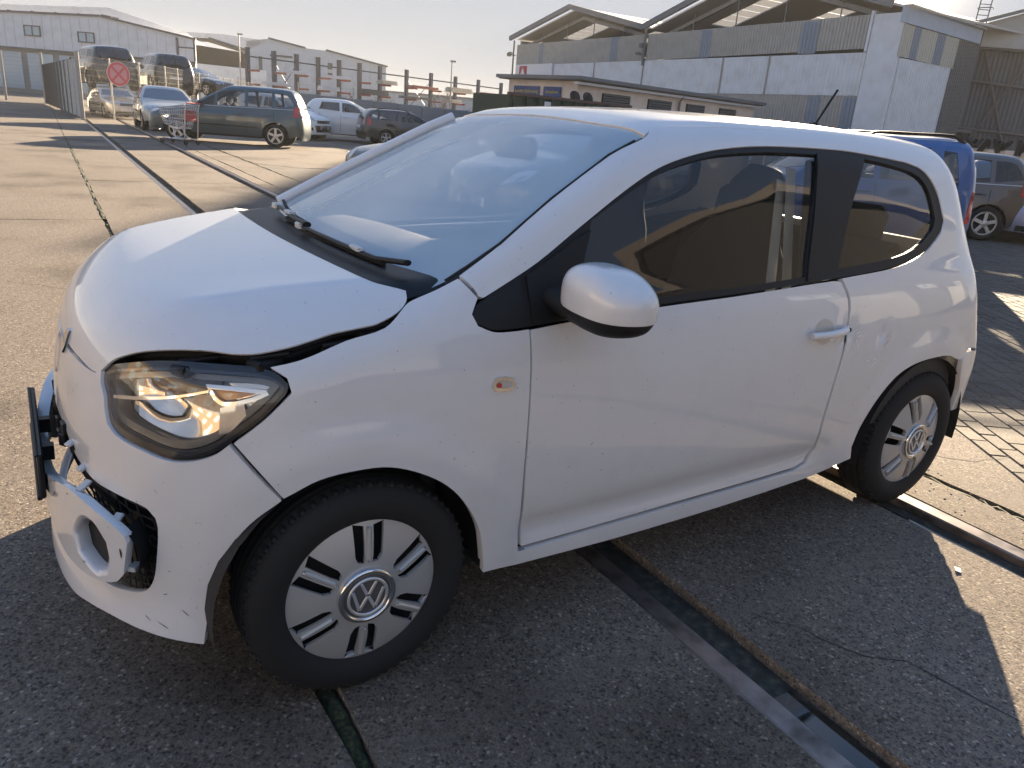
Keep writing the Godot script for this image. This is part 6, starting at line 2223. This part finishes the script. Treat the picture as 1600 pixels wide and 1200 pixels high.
	# wipers
	for w in [[Vector3(0.035, 1.068, 0.42), Vector3(0.105, 1.075, 0.20), Vector3(0.20, 1.085, -0.05), Vector3(0.15, 1.073, 0.60), Vector3(0.13, 1.085, -0.35)], [Vector3(0.03, 1.07, -0.10), Vector3(0.08, 1.08, -0.25), Vector3(0.18, 1.10, -0.42), Vector3(0.115, 1.08, -0.03), Vector3(0.22, 1.098, -0.60)]]:
		var wp := Node3D.new()
		wp.name = numbered("wiper", car)
		car.add_child(wp, true)
		var arm := []
		for q in [[0.152, 0.62, 0.035], [0.118, 0.50, 0.032], [0.098, 0.30, 0.034], [0.092, 0.12, 0.032], [0.096, -0.02, 0.028]] if w[0].z > 0 else [[0.10, 0.02, 0.035], [0.10, -0.10, 0.036], [0.118, -0.26, 0.034], [0.135, -0.40, 0.03]]:
			s.only = 2
			arm.append(s.hit("t", q[0] + 0.02, q[1], q[2] + 0.012))
		var blade := []
		for q in [[0.125, 0.50, 0.008], [0.11, 0.36, 0.007], [0.10, 0.16, 0.007], [0.10, -0.06, 0.007], [0.112, -0.28, 0.007]] if w[0].z > 0 else [[0.115, -0.06, 0.008], [0.125, -0.22, 0.007], [0.15, -0.40, 0.007], [0.185, -0.56, 0.008]]:
			blade.append(s.hit("t", q[0] + 0.037, q[1], q[2] + 0.012))
		s.only = 0
		var h := Heap.new()
		h.tube(arm, 0.013, 0.008, 8, 0.6)
		part("wiper_arm", h, M.black, wp)
		h = Heap.new()
		h.tube(blade, 0.008, 0.006, 6)
		part("wiper_blade", h, M.rubber, wp)
		h = Heap.new()
		h.box(arm[arm.size() - 1], Vector3(0.03, 0.02, 0.05), Basis.IDENTITY, 0.004)
		h.box((arm[1] + arm[2]) * 0.5 + Vector3(0, 0.006, 0), Vector3(0.02, 0.014, 0.07), Basis.IDENTITY, 0.004)
		tag(part("wiper_clip", h, M.tab, wp), "", "", "", "stuff")
	# aerial
	var ha := Heap.new()
	ha.tube([Vector3(2.44, 1.485, 0.0), Vector3(2.45, 1.51, 0.0)], 0.022, 0.014, 12)
	part("aerial_foot", ha, M.black, car)
	ha = Heap.new()
	ha.tube([Vector3(2.445, 1.50, 0.0), Vector3(2.56, 1.66, 0.0)], 0.0055, 0.0055, 8)
	part("aerial", ha, M.black, car)

# takes each vertex normal from the faces round it
func relax(h: Heap) -> void:
	var n := PackedVector3Array()
	n.resize(h.v.size())
	for k in range(0, h.ix.size(), 3):
		var f := (h.v[h.ix[k + 2]] - h.v[h.ix[k]]).cross(h.v[h.ix[k + 1]] - h.v[h.ix[k]])
		for e in 3:
			n[h.ix[k + e]] += f
	for i in n.size():
		h.n[i] = -n[i].normalized() if n[i].dot(h.n[i]) < 0 else n[i].normalized()

# orders triangles by their normals after these were turned
func retri(h: Heap) -> Heap:
	var o := h.ix.duplicate()
	h.ix.clear()
	for k in range(0, o.size(), 3):
		h.tri(o[k], o[k + 1], o[k + 2])
	return h

func make_hero_cabin(s: Shell, car: Node3D) -> void:
	# dashboard swept across the cabin
	var prof := [Vector2(0.22, 1.02), Vector2(0.32, 1.045), Vector2(0.48, 1.04), Vector2(0.62, 1.0), Vector2(0.68, 0.94), Vector2(0.69, 0.84), Vector2(0.62, 0.74), Vector2(0.6, 0.55)]
	var rows := []
	for p: Vector2 in prof:
		var r := []
		for k in 17:
			var z := -0.70 + 1.40 * k / 16.0
			var dz := absf(z) / 0.7
			r.append(Vector3(p.x - 0.05 * dz * dz + 0.02 * sin(dz * 4.0), p.y - 0.02 * dz * dz + (0.05 * exp(-pow((z - 0.36) / 0.17, 2.0)) if p.x > 0.45 and p.y > 0.9 else 0.0), z))
		rows.append(r)
	var h := Heap.new()
	h.sheet(rows)
	part("dashboard", retri(h), M.dash, car)
	h = Heap.new()
	for k in 5:
		h.tube([Vector3(0.21 + 0.012 * k, 1.034 + 0.004 * k, -0.5), Vector3(0.19 + 0.012 * k, 1.036 + 0.004 * k, 0.0), Vector3(0.21 + 0.012 * k, 1.034 + 0.004 * k, 0.5)], 0.004, 0.004, 6)
	part("demister_vent", h, M.black, car)
	# steering wheel
	var sw := Node3D.new()
	sw.name = "steering_wheel"
	car.add_child(sw)
	sw.transform = Transform3D(Basis(Vector3(0, 0, 1), -1.15), Vector3(0.83, 0.93, 0.36))
	h = Heap.new()
	var ring := []
	for k in 33:
		ring.append(Vector3(cos(TAU * k / 32.0) * 0.18, 0, sin(TAU * k / 32.0) * 0.18))
	h.tube(ring, 0.015, 0.015, 8)
	part("rim", h, M.black, sw)
	h = Heap.new()
	h.box(Vector3(0, -0.02, 0), Vector3(0.14, 0.04, 0.13), Basis.IDENTITY, 0.015)
	h.box(Vector3(0, -0.015, 0), Vector3(0.03, 0.02, 0.35), Basis.IDENTITY, 0.006)
	part("hub", h, M.black, sw)
	# seats with built-in headrests
	for z in [0.36, -0.36]:
		var st := Node3D.new()
		st.name = numbered("front_seat", car)
		car.add_child(st, true)
		h = Heap.new()
		h.box(Vector3(1.22, 0.52, z), Vector3(0.52, 0.16, 0.48), Basis(Vector3(0, 0, 1), 0.1), 0.05)
		part("seat_cushion", h, M.cloth, st)
		var b := []
		for i in 15:
			var t := i / 14.0
			var w := lerpf(0.25, 0.255, t) if t < 0.55 else lerpf(0.255, 0.135, smoothstep(0.55, 0.82, t))
			if t > 0.9:
				w *= sqrt(1.0 - pow((t - 0.9) / 0.105, 2.0) * 0.8)
			var c := Vector3(1.47 + 0.26 * t, 0.52 + 0.80 * t, z)
			var row := []
			for k in 20:
				var a := TAU * k / 20.0
				row.append(c + Vector3(cos(a) * (0.075 - 0.02 * t), cos(a) * -0.02, sin(a) * w))
			b.append(row)
		h = Heap.new()
		h.sheet(b, true)
		for i in h.n.size():
			var rel := h.v[i] - Vector3(1.47 + 0.26 * (h.v[i].y - 0.52) / 0.8, h.v[i].y, z)
			if h.n[i].dot(rel) < 0:
				h.n[i] = -h.n[i]
		part("seat_back", retri(h), M.cloth, st)
	h = Heap.new()
	h.box(Vector3(2.02, 0.55, 0), Vector3(0.48, 0.16, 1.2), Basis.IDENTITY, 0.05)
	h.box(Vector3(2.33, 0.80, 0), Vector3(0.14, 0.55, 1.2), Basis(Vector3(0, 0, 1), -0.25), 0.05)
	part("rear_bench", h, M.cloth, car)
	for z in [0.33, -0.33]:
		h = Heap.new()
		h.box(Vector3(2.41, 1.12, z), Vector3(0.09, 0.17, 0.26), Basis(Vector3(0, 0, 1), -0.2), 0.035)
		part("rear_headrest", h, M.cloth, car)
	h = Heap.new()
	h.box(Vector3(2.63, 1.0, 0), Vector3(0.42, 0.02, 1.15), Basis.IDENTITY, 0.005)
	part("parcel_shelf", h, M.grey, car)
	h = Heap.new()
	h.box(Vector3(0.86, 1.335, 0.0), Vector3(0.035, 0.075, 0.22), Basis(Vector3.UP, 0.12), 0.015)
	h.tube([Vector3(0.86, 1.36, 0), Vector3(0.875, 1.395, 0)], 0.008)
	part("cabin_mirror", h, M.dash, car)
	s.only = 2
	part("roof_lining", skin_part(s, "t", mirrored(pts([0.97, 0.0, 1.0, 0.45, 1.1, 0.52, 1.6, 0.53, 2.2, 0.52, 2.5, 0.48, 2.55, 0.0])), [], 0.1, -0.035), M.liner, car)
	s.only = 0
	# belts hanging by the door pillar
	for sg in [1.0, -1.0]:
		h = Heap.new()
		h.box(Vector3(1.60, 1.12, 0.615 * sg), Vector3(0.045, 0.46, 0.004), Basis(Vector3(1, 0, 0), -0.28 * sg) * Basis(Vector3(0, 0, 1), -0.12))
		h.box(Vector3(1.555, 1.1, 0.60 * sg), Vector3(0.045, 0.42, 0.004), Basis(Vector3(1, 0, 0), -0.28 * sg) * Basis(Vector3(0, 0, 1), -0.22))
		part("seat_belt", h, M.belt, car)
		h = Heap.new()
		h.box(Vector3(1.68, 1.08, 0.66 * sg), Vector3(0.12, 0.62, 0.02), Basis(Vector3(1, 0, 0), -0.38 * sg) * Basis(Vector3(0, 0, 1), -0.30), 0.005)
		part("door_pillar", h, M.dash, car)
		var q := skin_part(s, "s", smooth(pts([1.75, 0.95, 1.75, 0.40, 2.85, 0.40, 2.80, 0.98, 2.55, 1.05, 2.2, 1.0]), 2), [], 0.12, -0.05)
		part("side_lining", q if sg > 0 else q.flipped_z(), M.dash, car)
